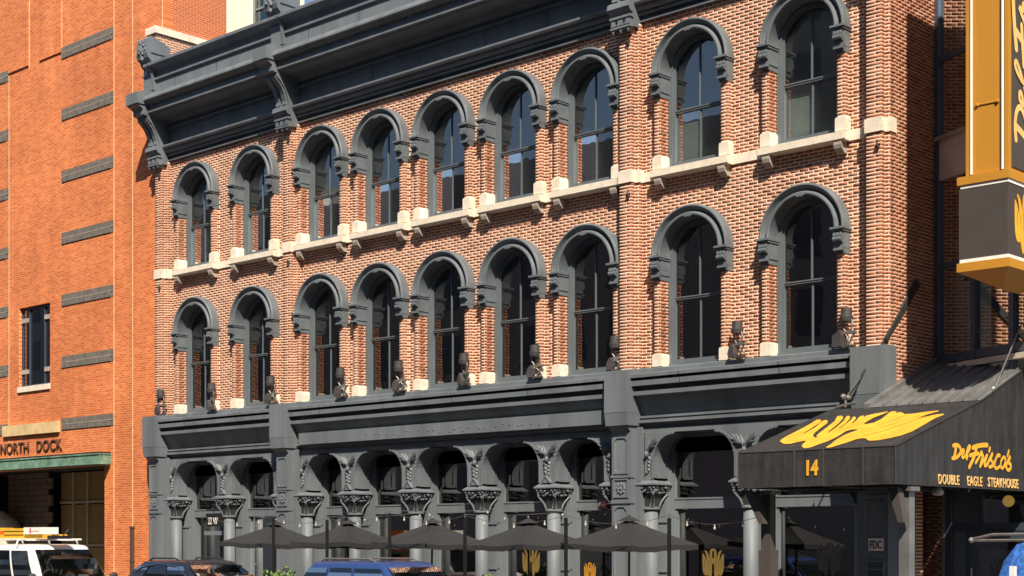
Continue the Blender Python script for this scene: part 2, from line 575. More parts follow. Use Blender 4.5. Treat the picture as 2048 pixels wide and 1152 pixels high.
def script_strokes(mb, fn, k=1.0, r=0.026, start=0, end=None):
    """brush-script lettering as thick flat strokes; fn maps (x, y, height) to the world"""
    for i, (l, w) in enumerate(list(zip(SCRIPT, SCRIPT_W))[start:end]):
        pts = smooth_line(l, 4)
        pts = [p for q, p in enumerate(pts) if q == 0 or (p - pts[q - 1]).length > 1e-5]
        rw = r * w
        base = 0.0015 + 0.004 * i / 15
        n = len(pts)
        row = []
        for q in range(n):
            d = (pts[min(q + 1, n - 1)] - pts[max(q - 1, 0)])
            nr = Vector((-d.y, d.x, 0)).normalized() * rw
            row.append((pts[q] + nr, pts[q] - nr, base + 0.00018 * q))
        vv = []
        for a_, b_, z in row:
            vv += [fn(k * a_.x, k * a_.y, z), fn(k * b_.x, k * b_.y, z)]
        mb.add(vv, [(2 * q, 2 * q + 2, 2 * q + 3, 2 * q + 1) for q in range(n - 1)])
        for p, d, z in ((pts[0], pts[0] - pts[1], base), (pts[-1], pts[-1] - pts[-2], base + 0.00018 * (n - 1))):
            a0 = math.atan2(d.y, d.x) - PI / 2
            mb.add([fn(k * (p.x + rw * math.cos(a0 + PI * t / 6)), k * (p.y + rw * math.sin(a0 + PI * t / 6)), z) for t in range(7)], [tuple(range(7))])
    return mb


EMB = [(0, 1.15), (.16, 1.13), (.27, 1.04), (.31, .88), (.33, .62), (.36, .42), (.40, .62), (.50, .86), (.64, 1.0), (.78, 1.04), (.80, .97), (.70, .82), (.63, .60), (.60, .35), (.62, .22), (.68, .42), (.78, .62), (.92, .78), (1.0, .78), (1.0, .30), (.99, -.1), (.96, -.42), (.88, -.64), (.76, -.77), (.62, -.79), (.52, -.72), (.47, -.80), (.40, -1.0), (.30, -1.2), (.22, -1.12), (.15, -.95), (.11, -.7), (.10, -.1), (.07, .05), (0, .12), (0, .42), (.08, .50), (.09, .90), (.04, .98), (0, .99)]
EMB_CUTS = [[(.44, .30), (.47, .05), (.44, -.25), (.41, -.45), (.45, -.25), (.50, .05), (.475, .30)], [(.80, .40), (.83, .1), (.81, -.25), (.79, -.25), (.79, .1), (.77, .40)], [(.22, .6), (.24, .2), (.26, -.3), (.245, -.3), (.215, .2), (.20, .6)]]


def emblem(fn, hx, hy, mat_a, mat_b, parent, name='emblem', loc=None):
    mb, mc = MB(), MB()
    for s in (1, -1):
        mb.add([fn(s * x * hx, y * hy, 0.006) for x, y in EMB], [tuple(range(len(EMB)))])
        for cut in EMB_CUTS:
            mc.add([fn(s * x * hx, y * hy, 0.009) for x, y in cut], [tuple(range(len(cut)))])
    e = mb.build(name, mat_a, parent, loc)
    mc.build('feather_line', mat_b, e)
    return e


# ------------------------------------------------------------------ setting
def sheet(name, x0, x1, y0, y1, z, m):
    return tag(MB().quad((x0, y0, z), (x1, y0, z), (x1, y1, z), (x0, y1, z)).build(name, m), kind='structure')


sheet('ground', -900, 900, -900, 900, -0.02, 'earth')
sheet('road', -120, 90, -20.0, -5.0, 0.0, 'asphalt')
tag(MB().box(-120, -37.5, -4.85, 0.0, -0.01, 0.13).box(-37.5, -9.0, -4.85, 0.9, -0.01, 0.13).box(-9, 90, -4.85, 12, -0.01, 0.13).build('sidewalk', 'concrete'), kind='structure')
tag(MB().box(-120, 90, -5.0, -4.853, -0.01, 0.14).build('kerb', 'stone_grey'), kind='structure')
tag(MB().box(-120, 90, -26.0, -20.0, -0.01, 0.13).build('opposite_sidewalk', 'concrete'), kind='structure')
for i in range(6):
    tag(MB().box(-60 + i * 7, -57 + i * 7, -9.76, -9.64, 0.001, 0.005).build('lane_marking', 'white'), kind='structure')

# ------------------------------------------------------------------ the red brick building
PX = {'a': -37.25, 'b': -31.39, 'c': -20.08, 'd': -14.22}
WX = [-35.65, -32.99] + [-25.73 + 2.23 * k for k in (-2, -1, 0, 1, 2)] + [-18.48, -15.82]
ZB_L, ZS_L = 5.74, 8.03      # lower windows: foot, spring line
ZB_U, ZS_U = 9.86, 11.83     # upper windows
RO, RI = 0.95, 0.66
XL, XR = -37.5, -13.95       # ends of the front
ZT = 13.15
CH = 0.0677

bld = thing('brick_building', 'long red brick building with grey arched window hoods and black iron storefront', 'building', (-25.7, 0, 0))

# mortar wall with arched openings
wall = MB()
edges = [XL]
for w in WX:
    edges += [w - 0.755, w + 0.755]
edges.append(XR)
for i in range(0, len(edges), 2):
    wall.quad((edges[i], 0, 4.4), (edges[i + 1], 0, 4.4), (edges[i + 1], 0, ZT), (edges[i], 0, ZT))
for w in WX:
    x0, x1 = w - 0.755, w + 0.755
    for za, zb in ((4.4, ZB_L),):
        wall.quad((x0, 0, za), (x1, 0, za), (x1, 0, zb), (x0, 0, zb))
    for zb, zs, zt in ((ZB_L, ZS_L, ZB_U - 0.02), (ZB_U, ZS_U, ZT)):
        n = 20
        for k in range(n):
            a0, a1 = PI * k / n, PI * (k + 1) / n
            p0 = (w - 0.755 * math.cos(a0), zs + 0.755 * math.sin(a0))
            p1 = (w - 0.755 * math.cos(a1), zs + 0.755 * math.sin(a1))
            wall.quad((p0[0], 0, p0[1]), (p1[0], 0, p1[1]), (p1[0], 0, zt), (p0[0], 0, zt))
            wall.quad((p0[0], 0, p0[1]), (p1[0], 0, p1[1]), (p1[0], 0.34, p1[1]), (p0[0], 0.34, p0[1]))
        for x in (x0, x1):
            wall.quad((x, 0, zb), (x, 0.34, zb), (x, 0.34, zs), (x, 0, zs))
            xo = x - 0.182 if x == x0 else x + 0.182
            xa, xb = min(x, xo), max(x, xo)
            wall.box(xa + 0.008, xb - 0.008, -0.152, 0.18, zb, zs - 0.3)
for p in PX.values():
    wall.box(p - 0.262, min(p + 0.262, XR - 0.012), -0.132, 0.05, 4.6, 13.0)
    wall.box(p - 0.157, p + 0.157, -0.272, 0.0, 4.6, 13.0)
wall.box(XR - 0.3, XR - 0.008, 0.0, 4.0, 0.1, 15.0)
wall.build('wall', 'mortar', bld)

# bricks, each a box of its own
BR = []


def jit(a):
    return R.uniform(-a, a)


def lay(x0, x1, y, z, row):
    off = -40.0 + (0.1067 if row % 2 else 0.0)
    k = math.floor((x0 - off) / 0.2135)
    while off + k * 0.2135 < x1:
        a, b = max(x0, off + k * 0.2135), min(x1, off + (k + 1) * 0.2135 - 0.022)
        if b - a > 0.03:
            d = jit(0.0018)
            BR.append((a, b, y - 0.005 + d, y + 0.02, z + jit(0.0015), z + 0.0435 + jit(0.002)))
        k += 1


def pier(x0, x1, y0, y1, z, row):
    d = jit(0.002)
    za, zb = z + jit(0.001), z + 0.0435 + jit(0.002)
    if row % 2:
        BR.append((x0, x1, y0 + 0.004 + d, y0 + 0.095, za, zb))
        a = y0 + 0.112
        while a < y1 - 0.03:
            BR.append((x0, x1, a, min(a + 0.195, y1), za, zb))
            a += 0.2135
    else:
        m_ = x0 + min(0.196, (x1 - x0) * 0.55)
        BR.append((x0, m_, y0 + 0.004 + d, min(y0 + 0.196, y1), za, zb))
        BR.append((m_ + 0.018, x1, y0 + 0.004 + d, min(y0 + 0.196, y1), za, zb))
        if y1 - y0 > 0.25:
            BR.append((x0, x1, y0 + 0.214, y1, za, zb))


rows = int((ZT - 4.6) / CH)
for row in range(rows):
    z = 4.6 + row * CH
    zc = z + 0.025
    blocked = [(p - 0.272, p + 0.272) for p in PX.values()]
    band = 9.66 < zc < 9.89
    for w in WX:
        for zb, zs in ((ZB_L, ZS_L), (ZB_U, ZS_U)):
            if zb - 0.02 < zc < zs:
                blocked.append((w - 0.940, w + 0.940))
            elif zs <= zc < zs + 0.86:
                h = math.sqrt(max(0, 0.86 ** 2 - (zc - zs) ** 2))
                blocked.append((w - h, w + h))
    if not band and zc > 5.6:
        blocked.sort()
        x = XL
        for a, b in blocked:
            if a > x:
                lay(x, a, 0.0, z, row)
            x = max(x, b)
        if x < XR:
            lay(x, XR, 0.0, z, row)
    for p in PX.values():
        if 9.67 < zc < 9.94 or zc < 5.5 or zc > 12.98:
            continue
        r_ = row + 1
        pier(p - 0.270, p - 0.172, -0.14, 0.04, z, row)
        pier(p + 0.172, p + 0.270, -0.14, 0.04, z, row + 1)
        pier(p - 0.165, p + 0.165, -0.28, -0.02, z, row)
    for w in WX:
        for zb, zs in ((ZB_L, ZS_L), (ZB_U, ZS_U)):
            if zb + 0.26 < zc < zs - 0.42:
                pier(w - 0.935, w - 0.746, -0.16, 0.10, z, row)
                pier(w + 0.746, w + 0.935, -0.16, 0.10, z, row + 1)
# side wall of the building, facing right
for row in range(int((15.0 - 0.2) / CH)):
    z = 0.2 + row * CH
    a = 0.055 + (0.1067 if row % 2 else 0)
    if row % 2:
        BR.append((XR - 0.02, XR + 0.002, 0.05, 0.138, z, z + 0.0435))
    while a < 2.4:
        BR.append((XR - 0.02, XR + 0.002 + jit(0.002), a, a + 0.195, z + jit(0.0015), z + 0.0435 + jit(0.002)))
        a += 0.2135

# the 300 that show largest are parts of their own, the rest one part
camv = Vector((0, -25.4, 2.1))


def shown(b):
    if b[1] - b[0] < 0.19 or b[2] < -0.05 or not 6.2 < b[4] < 12.9 or b[1] > XR - 0.3:
        return 0
    c_ = Vector(((b[0] + b[1]) / 2, b[2], b[4]))
    return 1.0 / (c_ - camv).length


order = sorted(range(len(BR)), key=lambda i: -shown(BR[i]))
top = set(order[:300])
cache = {}
for i in order[:300]:
    b = BR[i]
    cx, cy, cz = (b[0] + b[1]) / 2, (b[2] + b[3]) / 2, (b[4] + b[5]) / 2
    key = (round(b[1] - b[0], 2), round(b[3] - b[2], 2), round(b[5] - b[4], 3))
    if key not in cache:
        hx, hy, hz = key[0] / 2, key[1] / 2, key[2] / 2
        cache[key] = boxes_mesh('brick', [(-hx, hx, -hy, hy, -hz, hz)], M['brick'], (0, 0, 0))
    inst('brick', cache[key], bld, (cx, cy, cz))
rest = [BR[i] for i in range(len(BR)) if i not in top]
tag(inst('brickwork', boxes_mesh('brickwork', rest, M['brick'], (-25.7, 0, 0)), bld, (-25.7, 0, 0)), kind='stuff')

# body behind the front: rooms are dark
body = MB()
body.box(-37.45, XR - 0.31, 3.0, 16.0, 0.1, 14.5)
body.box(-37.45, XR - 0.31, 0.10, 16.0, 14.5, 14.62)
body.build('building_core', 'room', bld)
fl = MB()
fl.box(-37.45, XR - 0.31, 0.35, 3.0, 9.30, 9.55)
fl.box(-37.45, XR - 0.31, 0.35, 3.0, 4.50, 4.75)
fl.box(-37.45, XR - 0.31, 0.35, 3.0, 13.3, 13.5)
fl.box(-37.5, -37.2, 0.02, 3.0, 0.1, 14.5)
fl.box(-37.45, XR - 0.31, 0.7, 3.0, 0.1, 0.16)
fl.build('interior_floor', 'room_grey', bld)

# party wall and stone coping at the left end
MB().box(-37.80, -37.40, -0.25, 8.0, 14.2, 16.78).build('parapet_wall', 'red_sheet_side', bld)
MB().box(-37.86, -37.34, -0.31, 8.06, 16.78, 16.98).build('coping', 'stone', bld)

# windows ---------------------------------------------------------------
hood_prof = [(.955, .0), (.955, -.225), (.942, -.25), (.915, -.26), (.898, -.24), (.875, -.20), (.84, -.165), (.825, -.14), (.812, -.14), (.804, -.215), (.788, -.245), (.765, -.255), (.742, -.252), (.728, -.235), (.722, .12), (.79, .12)]


def make_hood():
    mb = MB()
    n, k = 36, len(hood_prof)
    vv, ff = [], []
    for i in range(n + 1):
        a = PI * i / n
        for r, y in hood_prof:
            vv.append((-r * math.cos(a), y, r * math.sin(a)))
    for i in range(n):
        for j in range(k):
            ff.append((i * k + j, i * k + (j + 1) % k, (i + 1) * k + (j + 1) % k, (i + 1) * k + j))
    ff.append(tuple(range(k)))
    ff.append(tuple(n * k + j for j in range(k)))
    mb.add(vv, ff)
    mb.prism([(-.09, .715), (-.05, .695), (0, .705), (.05, .69), (.09, .715), (.08, .77), (-.08, .77)], -.275, .02, 'y')
    return mb


def make_corbel(s):
    """impost block at the foot of a hood; s = -1 left, 1 right"""
    a = MB()

    def X(x0, x1):
        return (x0, x1) if s > 0 else (-x1, -x0)
    x0, x1 = X(.685, .985)
    a.box(x0, x1, -.315, .19, -.045, -.004)
    x0, x1 = X(.70, .965)
    a.box(x0, x1, -.285, .19, -.085, -.045)
    x0, x1 = X(.72, .945)
    a.box(x0, x1, -.225, .185, -.40, -.085)
    x0, x1 = X(.738, .940)
    a.box(x0, x1, -.185, .185, -.50, -.40)
    b = MB()
    c0 = .832 * s
    # carved scroll: raised fan, dark hollow under it and a small ledge
    for q in (-.07, 0, .07):
        b.prism([(-.225, -.10), (-.275, -.11), (-.285, -.17), (-.26, -.225), (-.225, -.235)], c0 + q - .027, c0 + q + .027, 'x')
    for q in (-.05, .05):
        b.cyl((c0 + q - .04, -.275, -.235), (c0 + q + .04, -.275, -.235), .045, n=10)
    b.box(c0 - .10, c0 + .10, -.25, -.21, -.30, -.26)
    b.box(c0 - .10, c0 + .10, -.265, -.18, -.445, -.40)
    for q in (-.07, 0, .07):
        b.box(c0 + q - .022, c0 + q + .022, -.215, -.18, -.48, -.445)
    return a, b


def make_frame(zb, zs):
    """outer wooden frame, local: x about centre, z absolute minus zs"""
    f_ = MB()
    h = zb - zs
    for s in (-1, 1):
        x0, x1 = (-.752, -.655) if s < 0 else (.655, .752)
        f_.box(x0, x1, .10, .34, h + .01, 0)
        x0, x1 = (-.655, -.612) if s < 0 else (.612, .655)
        f_.box(x0, x1, .14, .33, h + .01, 0)
    n = 24
    for ra, rb, ya, yb in ((.655, .752, .10, .34), (.612, .655, .14, .33)):
        vv, ff = [], []
        for i in range(n + 1):
            a = PI * i / n
            for r, y in ((ra, ya), (rb, ya), (rb, yb), (ra, yb)):
                vv.append((-r * math.cos(a), y, r * math.sin(a)))
        for i in range(n):
            for j in range(4):
                ff.append((i * 4 + j, i * 4 + (j + 1) % 4, (i + 1) * 4 + (j + 1) % 4, (i + 1) * 4 + j))
        f_.add(vv, ff)
    f_.box(-.75, .75, .08, .34, h - .02, h + .07)
    return f_


def half_disc(s, zc, y, r, zlow):
    pts = [(0.012 * s, zlow), (r * s, zlow)]
    n = 12
    for i in range(n + 1):
        a = PI / 2 * i / n
        pts.append((r * s * math.cos(a), r * math.sin(a)))
    pts[-1] = (0.012 * s, r)
    return [(x, y, z) for x, z in pts]


hood_me = make_hood().mesh('window_hood', 'grey_hood')
corb = {s: make_corbel(s) for s in (-1, 1)}
corb_me = {s: (corb[s][0].mesh('hood_corbel', 'grey_hood'), corb[s][1].mesh('corbel_carving', 'grey_hood')) for s in (-1, 1)}
WK = {}
for kind, zb, zs, zr in (('l', ZB_L, ZS_L, 7.16), ('u', ZB_U, ZS_U, 11.05)):
    h, rl = zb - zs, zr - zs
    WK[kind] = {
        'frame': make_frame(zb, zs).mesh('window', 'frame'),
        'rail': MB().box(-.61, .61, .165, .25, rl - .03, rl + .03).box(-.61, .61, .15, .165, rl + .005, rl + .03).mesh('meeting_rail', 'frame'),
        'bot': MB().box(-.61, .61, .20, .25, h + .07, h + .16).mesh('bottom_rail', 'frame'),
        'mun_u': MB().box(-.018, .018, .17, .21, rl + .03, .61).mesh('glazing_bar', 'frame'),
        'mun_l': MB().box(-.018, .018, .202, .238, h + .16, rl - .03).mesh('glazing_bar', 'frame'),
        'pl': {s: MB().add(half_disc(s, 0, .19, .615, rl + .02), [tuple(range(15))]).mesh('pane', 'glass') for s in (-1, 1)},
        'll': {s: MB().quad((.012 * s, .22, h + .1), (.615 * s, .22, h + .1), (.615 * s, .22, rl), (.012 * s, .22, rl)).mesh('pane', 'glass') for s in (-1, 1)},
    }
blind_slats = {}
for full in (0, 1):
    mb = MB()
    n = 37 if full else 22
    for k in range(n):
        z = .60 - k * .07
        mb.quad((-.62, .30, z), (.62, .30, z), (.62, .325, z - .062), (-.62, .325, z - .062))
    blind_slats[full] = mb.mesh('blind', 'blind')
curt = MB()
for k in range(14):
    x = -.56 + k * .035
    curt.quad((x, .55 + .03 * (k % 2), -2.2), (x + .035, .55 + .03 * ((k + 1) % 2), -2.2), (x + .035, .55 + .03 * ((k + 1) % 2), .5), (x, .55 + .03 * (k % 2), .5))
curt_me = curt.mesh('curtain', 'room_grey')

sill = MB()
sill.prism([(.05, -.20), (-.235, -.20), (-.25, -.18), (-.25, -.04), (.05, 0.0)], -.975, .975, 'x')
sill_me = sill.mesh('window_sill', 'stone')
brk_me = MB().prism([(-.002, -.20), (-.225, -.20), (-.225, -.27), (-.20, -.34), (-.11, -.415), (-.002, -.42)], -.085, .085, 'x').mesh('sill_bracket', 'stone_grey')
jb = MB().prism([(-.118, 0), (.118, 0), (.118, .22), (.105, .26), (-.105, .26), (-.118, .22)], -.185, .12, 'y')
jb_me = jb.mesh('jamb_block', 'stone')

for i, w in enumerate(WX):
    for kind, zb, zs in (('l', ZB_L, ZS_L), ('u', ZB_U, ZS_U)):
        K = WK[kind]
        win = inst('window', K['frame'], bld, (w, 0, zs))
        for nm in ('rail', 'bot', 'mun_u', 'mun_l'):
            inst(K[nm].name.split('.')[0], K[nm], win, (w, 0, zs))
        for s in (-1, 1):
            inst('pane', K['pl'][s], win, (w, 0, zs))
            inst('pane', K['ll'][s], win, (w, 0, zs))
        if kind == 'u':
            inst('blind', blind_slats[0 if i in (1, 4) else 1], win, (w, 0, zs))
        elif i % 2:
            inst('curtain', curt_me, win, (w, 0, zs))
        hd = inst('window_hood', hood_me, bld, (w, 0, zs))
        for s in (-1, 1):
            inst('hood_corbel', corb_me[s][0], hd, (w, 0, zs))
            inst('corbel_carving', corb_me[s][1], hd, (w, 0, zs))
            if kind == 'l':
                inst('jamb_block', jb_me, bld, (w + s * .842, 0, zb))
    sl = inst('window_sill', sill_me, bld, (w, 0, ZB_U))
    for s in (-1, 1):
        inst('sill_bracket', brk_me, sl, (w + s * .80, 0, ZB_U))
        inst('jamb_block', jb_me, sl, (w + s * .842, 0, ZB_U - .01))

# stone string course between sills and round the pilasters
segs = []
xs = sorted([(w - .975, w + .975) for w in WX] + [(p - .285, p + .285) for p in PX.values()])
for (a0, a1), (b0, b1) in zip(xs[:-1], xs[1:]):
    if b0 - a1 > 0.03:
        segs.append((a1 + 0.004, b0 - 0.004))
for a, b in segs:
    MB().box(a, b, -.035, .02, ZB_U - .19, ZB_U - .005).build('string_course', 'stone', bld)
for p in PX.values():
    xr = min(p + .288, XR + .018)
    q = MB().box(p - .288, xr, -.165, .06, ZB_U - .20, ZB_U + .07)
    q.box(p - .183, p + .183, -.305, -.16, ZB_U - .195, ZB_U + .065)
    q.build('band_stone', 'stone', bld)
    for z in (9.40, 12.62):
        a = MB()
        for d in range(4):
            t_ = d * PI / 2 + .4
            a.cyl((p + .10, -.29, z), (p + .10 + .06 * math.cos(t_), -.33, z + .06 * math.sin(t_)), .026, .014, 6)
        a.cyl((p + .10, -.28, z), (p + .10, -.36, z), .03, .02, 7)
        a.build('anchor_bolt', 'iron', bld)

# upper cornice ---------------------------------------------------------
uc = [(.0, 13.04), (-.10, 13.04), (-.10, 13.085), (-.04, 13.09), (-.04, 13.165), (-.15, 13.17), (-.15, 13.215), (-.10, 13.225), (-.22, 13.27), (-.24, 13.325), (-.21, 13.34), (-.30, 13.365), (-.32, 13.40), (-.32, 13.445), (-.08, 13.46),
      (-.08, 13.93), (-.17, 13.935), (-.17, 13.98), (-.09, 13.985), (-.09, 14.04), (-.15, 14.11), (-.25, 14.17), (-.40, 14.20), (-.70, 14.23), (-.72, 14.27), (-.80, 14.28), (-.80, 14.345), (-.765, 14.355), (-.765, 14.485), (-.80, 14.495),
      (-.88, 14.52), (-.90, 14.535), (-.90, 14.55), (-.95, 14.56), (-.975, 14.585), (-.975, 14.62), (-.93, 14.69), (-.86, 14.755), (-.54, 14.80), (-.52, 15.25), (-.59, 15.26), (-.59, 15.315), (-.52, 15.33), (-.53, 15.44), (-.58, 15.53), (-.68, 15.595), (-.76, 15.61), (-.79, 15.625), (-.79, 15.70), (-.73, 15.735), (0, 15.78)]
spans = [('a', 'b'), ('b', 'c'), ('c', 'd')]
for a, b in spans:
    mb = MB().prism(uc, PX[a] + 0.0, PX[b] - 0.002, 'x')
    cn_ = mb.build('cornice', 'grey', bld)
    sm_ = MB()
    x_ = PX[a] + 1.2
    while x_ < PX[b] - .8:
        sm_.box(x_ - .010, x_ + .010, -.086, -.075, 13.47, 13.92).box(x_ - .010, x_ + .010, -.535, -.520, 14.82, 15.24).box(x_ - .010, x_ + .010, -.772, -.764, 14.37, 14.48)
        x_ += 1.93
    tag(sm_.build('cornice_seam', 'navy', cn_), kind='stuff')
# inner core keeps the sky out behind the cornice
MB().box(-37.4, XR - .31, 0.004, .4, 13.2, 15.8).build('cornice_backing', 'room', bld)

bk = [(.02, 12.92), (-.40, 12.92), (-.45, 12.95), (-.45, 13.10), (-.39, 13.13), (-.41, 13.18), (-.47, 13.22), (-.51, 13.29), (-.50, 13.38), (-.45, 13.43), (-.40, 13.45), (-.42, 13.55), (-.47, 13.70), (-.56, 13.88), (-.68, 14.02), (-.80, 14.12), (-.80, 14.20), (-.95, 14.23), (-.95, 14.36), (-1.02, 14.42), (-1.12, 14.46), (-1.16, 14.50), (-1.16, 14.82), (-.85, 14.92), (.02, 14.95)]
for p in PX.values():
    c_ = MB().prism(bk, p - .25, p + .25, 'x').build('cornice_bracket', 'grey', bld)
    d = MB()
    d.box(p - .285, p + .285, -1.175, -.80, 14.50, 14.80)
    d.prism([(-.80, 14.92), (-1.175, 14.80), (-.80, 14.80)], p - .285, p + .285, 'x')
    d.build('bracket_head', 'grey', c_)
    for q in (-.13, .13):
        e = MB()
        e.prism([(-.38, 13.44), (-.48, 13.46), (-.47, 13.56), (-.52, 13.71), (-.61, 13.88), (-.73, 14.01), (-.84, 14.10), (-.70, 14.10), (-.44, 13.75)], p + q - .075, p + q + .075, 'x')
        e.build('bracket_rib', 'grey', c_)
    e = MB()
    e.prism([(-.38, 13.19), (-.48, 13.21), (-.54, 13.29), (-.52, 13.40), (-.44, 13.45)], p - .29, p + .29, 'x')
    e.box(p - .28, p + .28, -.47, -.35, 13.09, 13.14)
    e.box(p - .27, p + .27, -.46, -.35, 12.885, 12.925)
    for q in (-.2, 0, .2):
        e.prism([(q + p - .05, 12.885), (q + p + .05, 12.885), (q + p, 12.79)], -.44, -.33, 'y')
    e.build('bracket_foot', 'grey', c_)
    e = MB()
    for q in (-.10, .10):
        e.prism([(p + q - .045, 13.06), (p + q + .045, 13.06), (p + q, 12.95)], -.453, -.44, 'y')
    e.build('hole_shade', 'black', c_)  # black wedges on the face stand in for the shade inside holes
    # parapet post with scrolled head
    ps = MB().box(p - .25, p + .25, -.60, -.02, 14.76, 15.66)
    ps.box(p - .28, p + .28, -.63, -.02, 14.98, 15.03)
    ps.box(p - .28, p + .28, -.63, -.02, 15.42, 15.48)
    ps.prism([(-.595, 14.9), (-.30, 14.9), (-.30, 15.655), (-.80, 15.655), (-.67, 15.48)], p + .20, p + .27, 'x')
    po = ps.build('parapet_post', 'grey', bld)
    hd = MB().prism([(-.05, 15.66), (-.62, 15.66), (-.66, 15.70), (-.70, 15.80), (-.80, 15.88), (-.84, 16.0), (-.82, 16.2), (-.79, 16.42), (-.70, 16.50), (-.55, 16.47), (-.05, 16.30)], p - .27, p + .27, 'x')
    hd.box(p - .30, p + .30, -.72, -.02, 16.02, 16.07)
    hd.build('post_head', 'grey', po)
    o2 = MB()
    for q in range(16):
        t_ = q * 2.4
        rr = .022 * math.sqrt(q) * 2
        o2.ball((p + rr * math.cos(t_) * 1.0, -.85 + .02 * (q % 2), 16.17 + rr * 1.3 * math.sin(t_)), .05 + .02 * R.random(), 6, 1, .8, 1.2)
    o2.ball((p, -.82, 15.88), .07, 6, 1, .8, 1.6)
    o2.build('post_carving', 'grey', po)

# storefront cornice ------------------------------------------------------
lc = [(.25, 5.74), (-.17, 5.73), (-.20, 5.71), (-.20, 5.61), (-.25, 5.60), (-.47, 5.59), (-.50, 5.575), (-.50, 5.505), (-.28, 5.50), (-.28, 5.455), (-.46, 5.45), (-.46, 5.34), (-.24, 5.335), (-.24, 5.235), (-.41, 5.23), (-.41, 5.145), (-.30, 5.13),
      (-.26, 5.06), (-.17, 4.93), (-.09, 4.76), (-.09, 4.735), (-.18, 4.73), (-.18, 4.685), (-.13, 4.675), (-.13, 4.655), (-.21, 4.645), (-.21, 4.585), (-.08, 4.575), (-.06, 4.50), (-.06, 4.47), (.25, 4.47)]
for a, b in spans:
    s_ = MB().prism(lc, PX[a] + .01, PX[b] - .01, 'x').build('storefront_cornice', 'grey', bld)
    sm_ = MB()
    x_ = PX[a] + 1.55
    while x_ < PX[b] - 1.0:
        sm_.box(x_ - .008, x_ + .008, -.466, -.455, 5.345, 5.445).box(x_ - .008, x_ + .008, -.506, -.495, 5.51, 5.57)
        x_ += 2.38
    tag(sm_.build('cornice_seam', 'navy', s_), kind='stuff')
    if a == 'b':
        MB().box(PX[a] + .55, PX[b] - .50, -.33, -.205, 4.60, 4.90).build('fascia_board', 'grey', s_)
        rv = MB()
        for k in range(26):
            x = PX[a] + 3.2 + k * .24 + jit(.08)
            rv.ball((x, -.335, 4.72 + jit(.05)), .020, 6)
        rv.build('fascia_bolts', 'lamp_steel', s_)
for n_, p in PX.items():
    k_ = MB().box(p - .30, p + .30, -.62, .02, 4.80, 5.67)
    k_.taper(p - .29, p + .29, -.58, .02, 4.53, 4.795, .01, .035)
    k_.prism([(-.60, 5.67), (-.60, 5.68), (-.3, 5.72), (.02, 5.72), (.02, 5.67)], p - .29, p + .29, 'x')
    k_.build('cornice_block', 'grey', bld)

# storefront piers ---------------------------------------------------------
for n_, p in PX.items():
    q = MB().box(p - .37, p + .37, -.24, .62, .13, 4.50)
    p0_, p = p, (p + .12 if n_ == 'd' else p)
    q.box(p - .25, p + .25, -.42, -.24, .13, 4.40)
    q.prism([(-.24, 4.40), (-.42, 4.40), (-.56, 4.53), (-.24, 4.53)], p - .25, p + .25, 'x')
    pr = q.build('storefront_pier', 'grey', bld)

    def ring(x0, x1, z0, z1, t_, y0, y1, cut=0):
        m_ = MB()
        m_.box(x0, x0 + t_, y0, y1, z0, z1).box(x1 - t_, x1, y0, y1, z0, z1)
        m_.box(x0 + t_, x1 - t_, y0, y1, z0, z0 + t_).box(x0 + t_, x1 - t_, y0, y1, z1 - t_, z1)
        if cut:
            for sx_, cx_ in ((1, x0 + t_), (-1, x1 - t_)):
                for sz_, cz_ in ((1, z0 + t_), (-1, z1 - t_)):
                    m_.prism([(cx_, cz_), (cx_ + sx_ * cut, cz_), (cx_, cz_ + sz_ * cut)], y0, y1, 'y')
        return m_
    ring(p - .19, p + .19, 3.52, 4.30, .03, -.445, -.42, .06).build('pier_panel', 'grey', pr)
    ring(p - .20, p + .20, 3.02, 3.42, .03, -.445, -.42).build('rosette_frame', 'grey', pr)
    ro = MB()
    for k in range(8):
        a = k * PI / 4
        ro.ball((p + .09 * math.cos(a), -.43, 3.22 + .09 * math.sin(a)), .045, 6, 1, .6, 1)
    ro.ball((p, -.44, 3.22), .05, 6, 1, .7, 1)
    ro.build('rosette', 'grey', pr)
    MB().box(p - .27, p + .27, -.45, -.30, 3.44, 3.49).build('pier_moulding', 'grey', pr)
    MB().box(p - .27, p + .27, -.45, -.30, 2.90, 2.96).build('pier_moulding', 'grey', pr)
    ring(p - .19, p + .19, .6, 2.85, .03, -.445, -.42, .08).build('pier_panel', 'grey', pr)

# arcade: columns, spandrels, recessed shop windows --------------------------
lin = MB()
lin.box(PX['a'] + .37, PX['b'] - .37, -.12, .62, 4.37, 4.468)
lin.box(PX['b'] + .37, PX['c'] - .37, -.12, .62, 4.37, 4.468)
lin.box(PX['c'] + .37, PX['d'] - .37, -.12, .62, 4.37, 4.468)
lin.build('arcade_lintel', 'grey', bld)

HW = 0.24


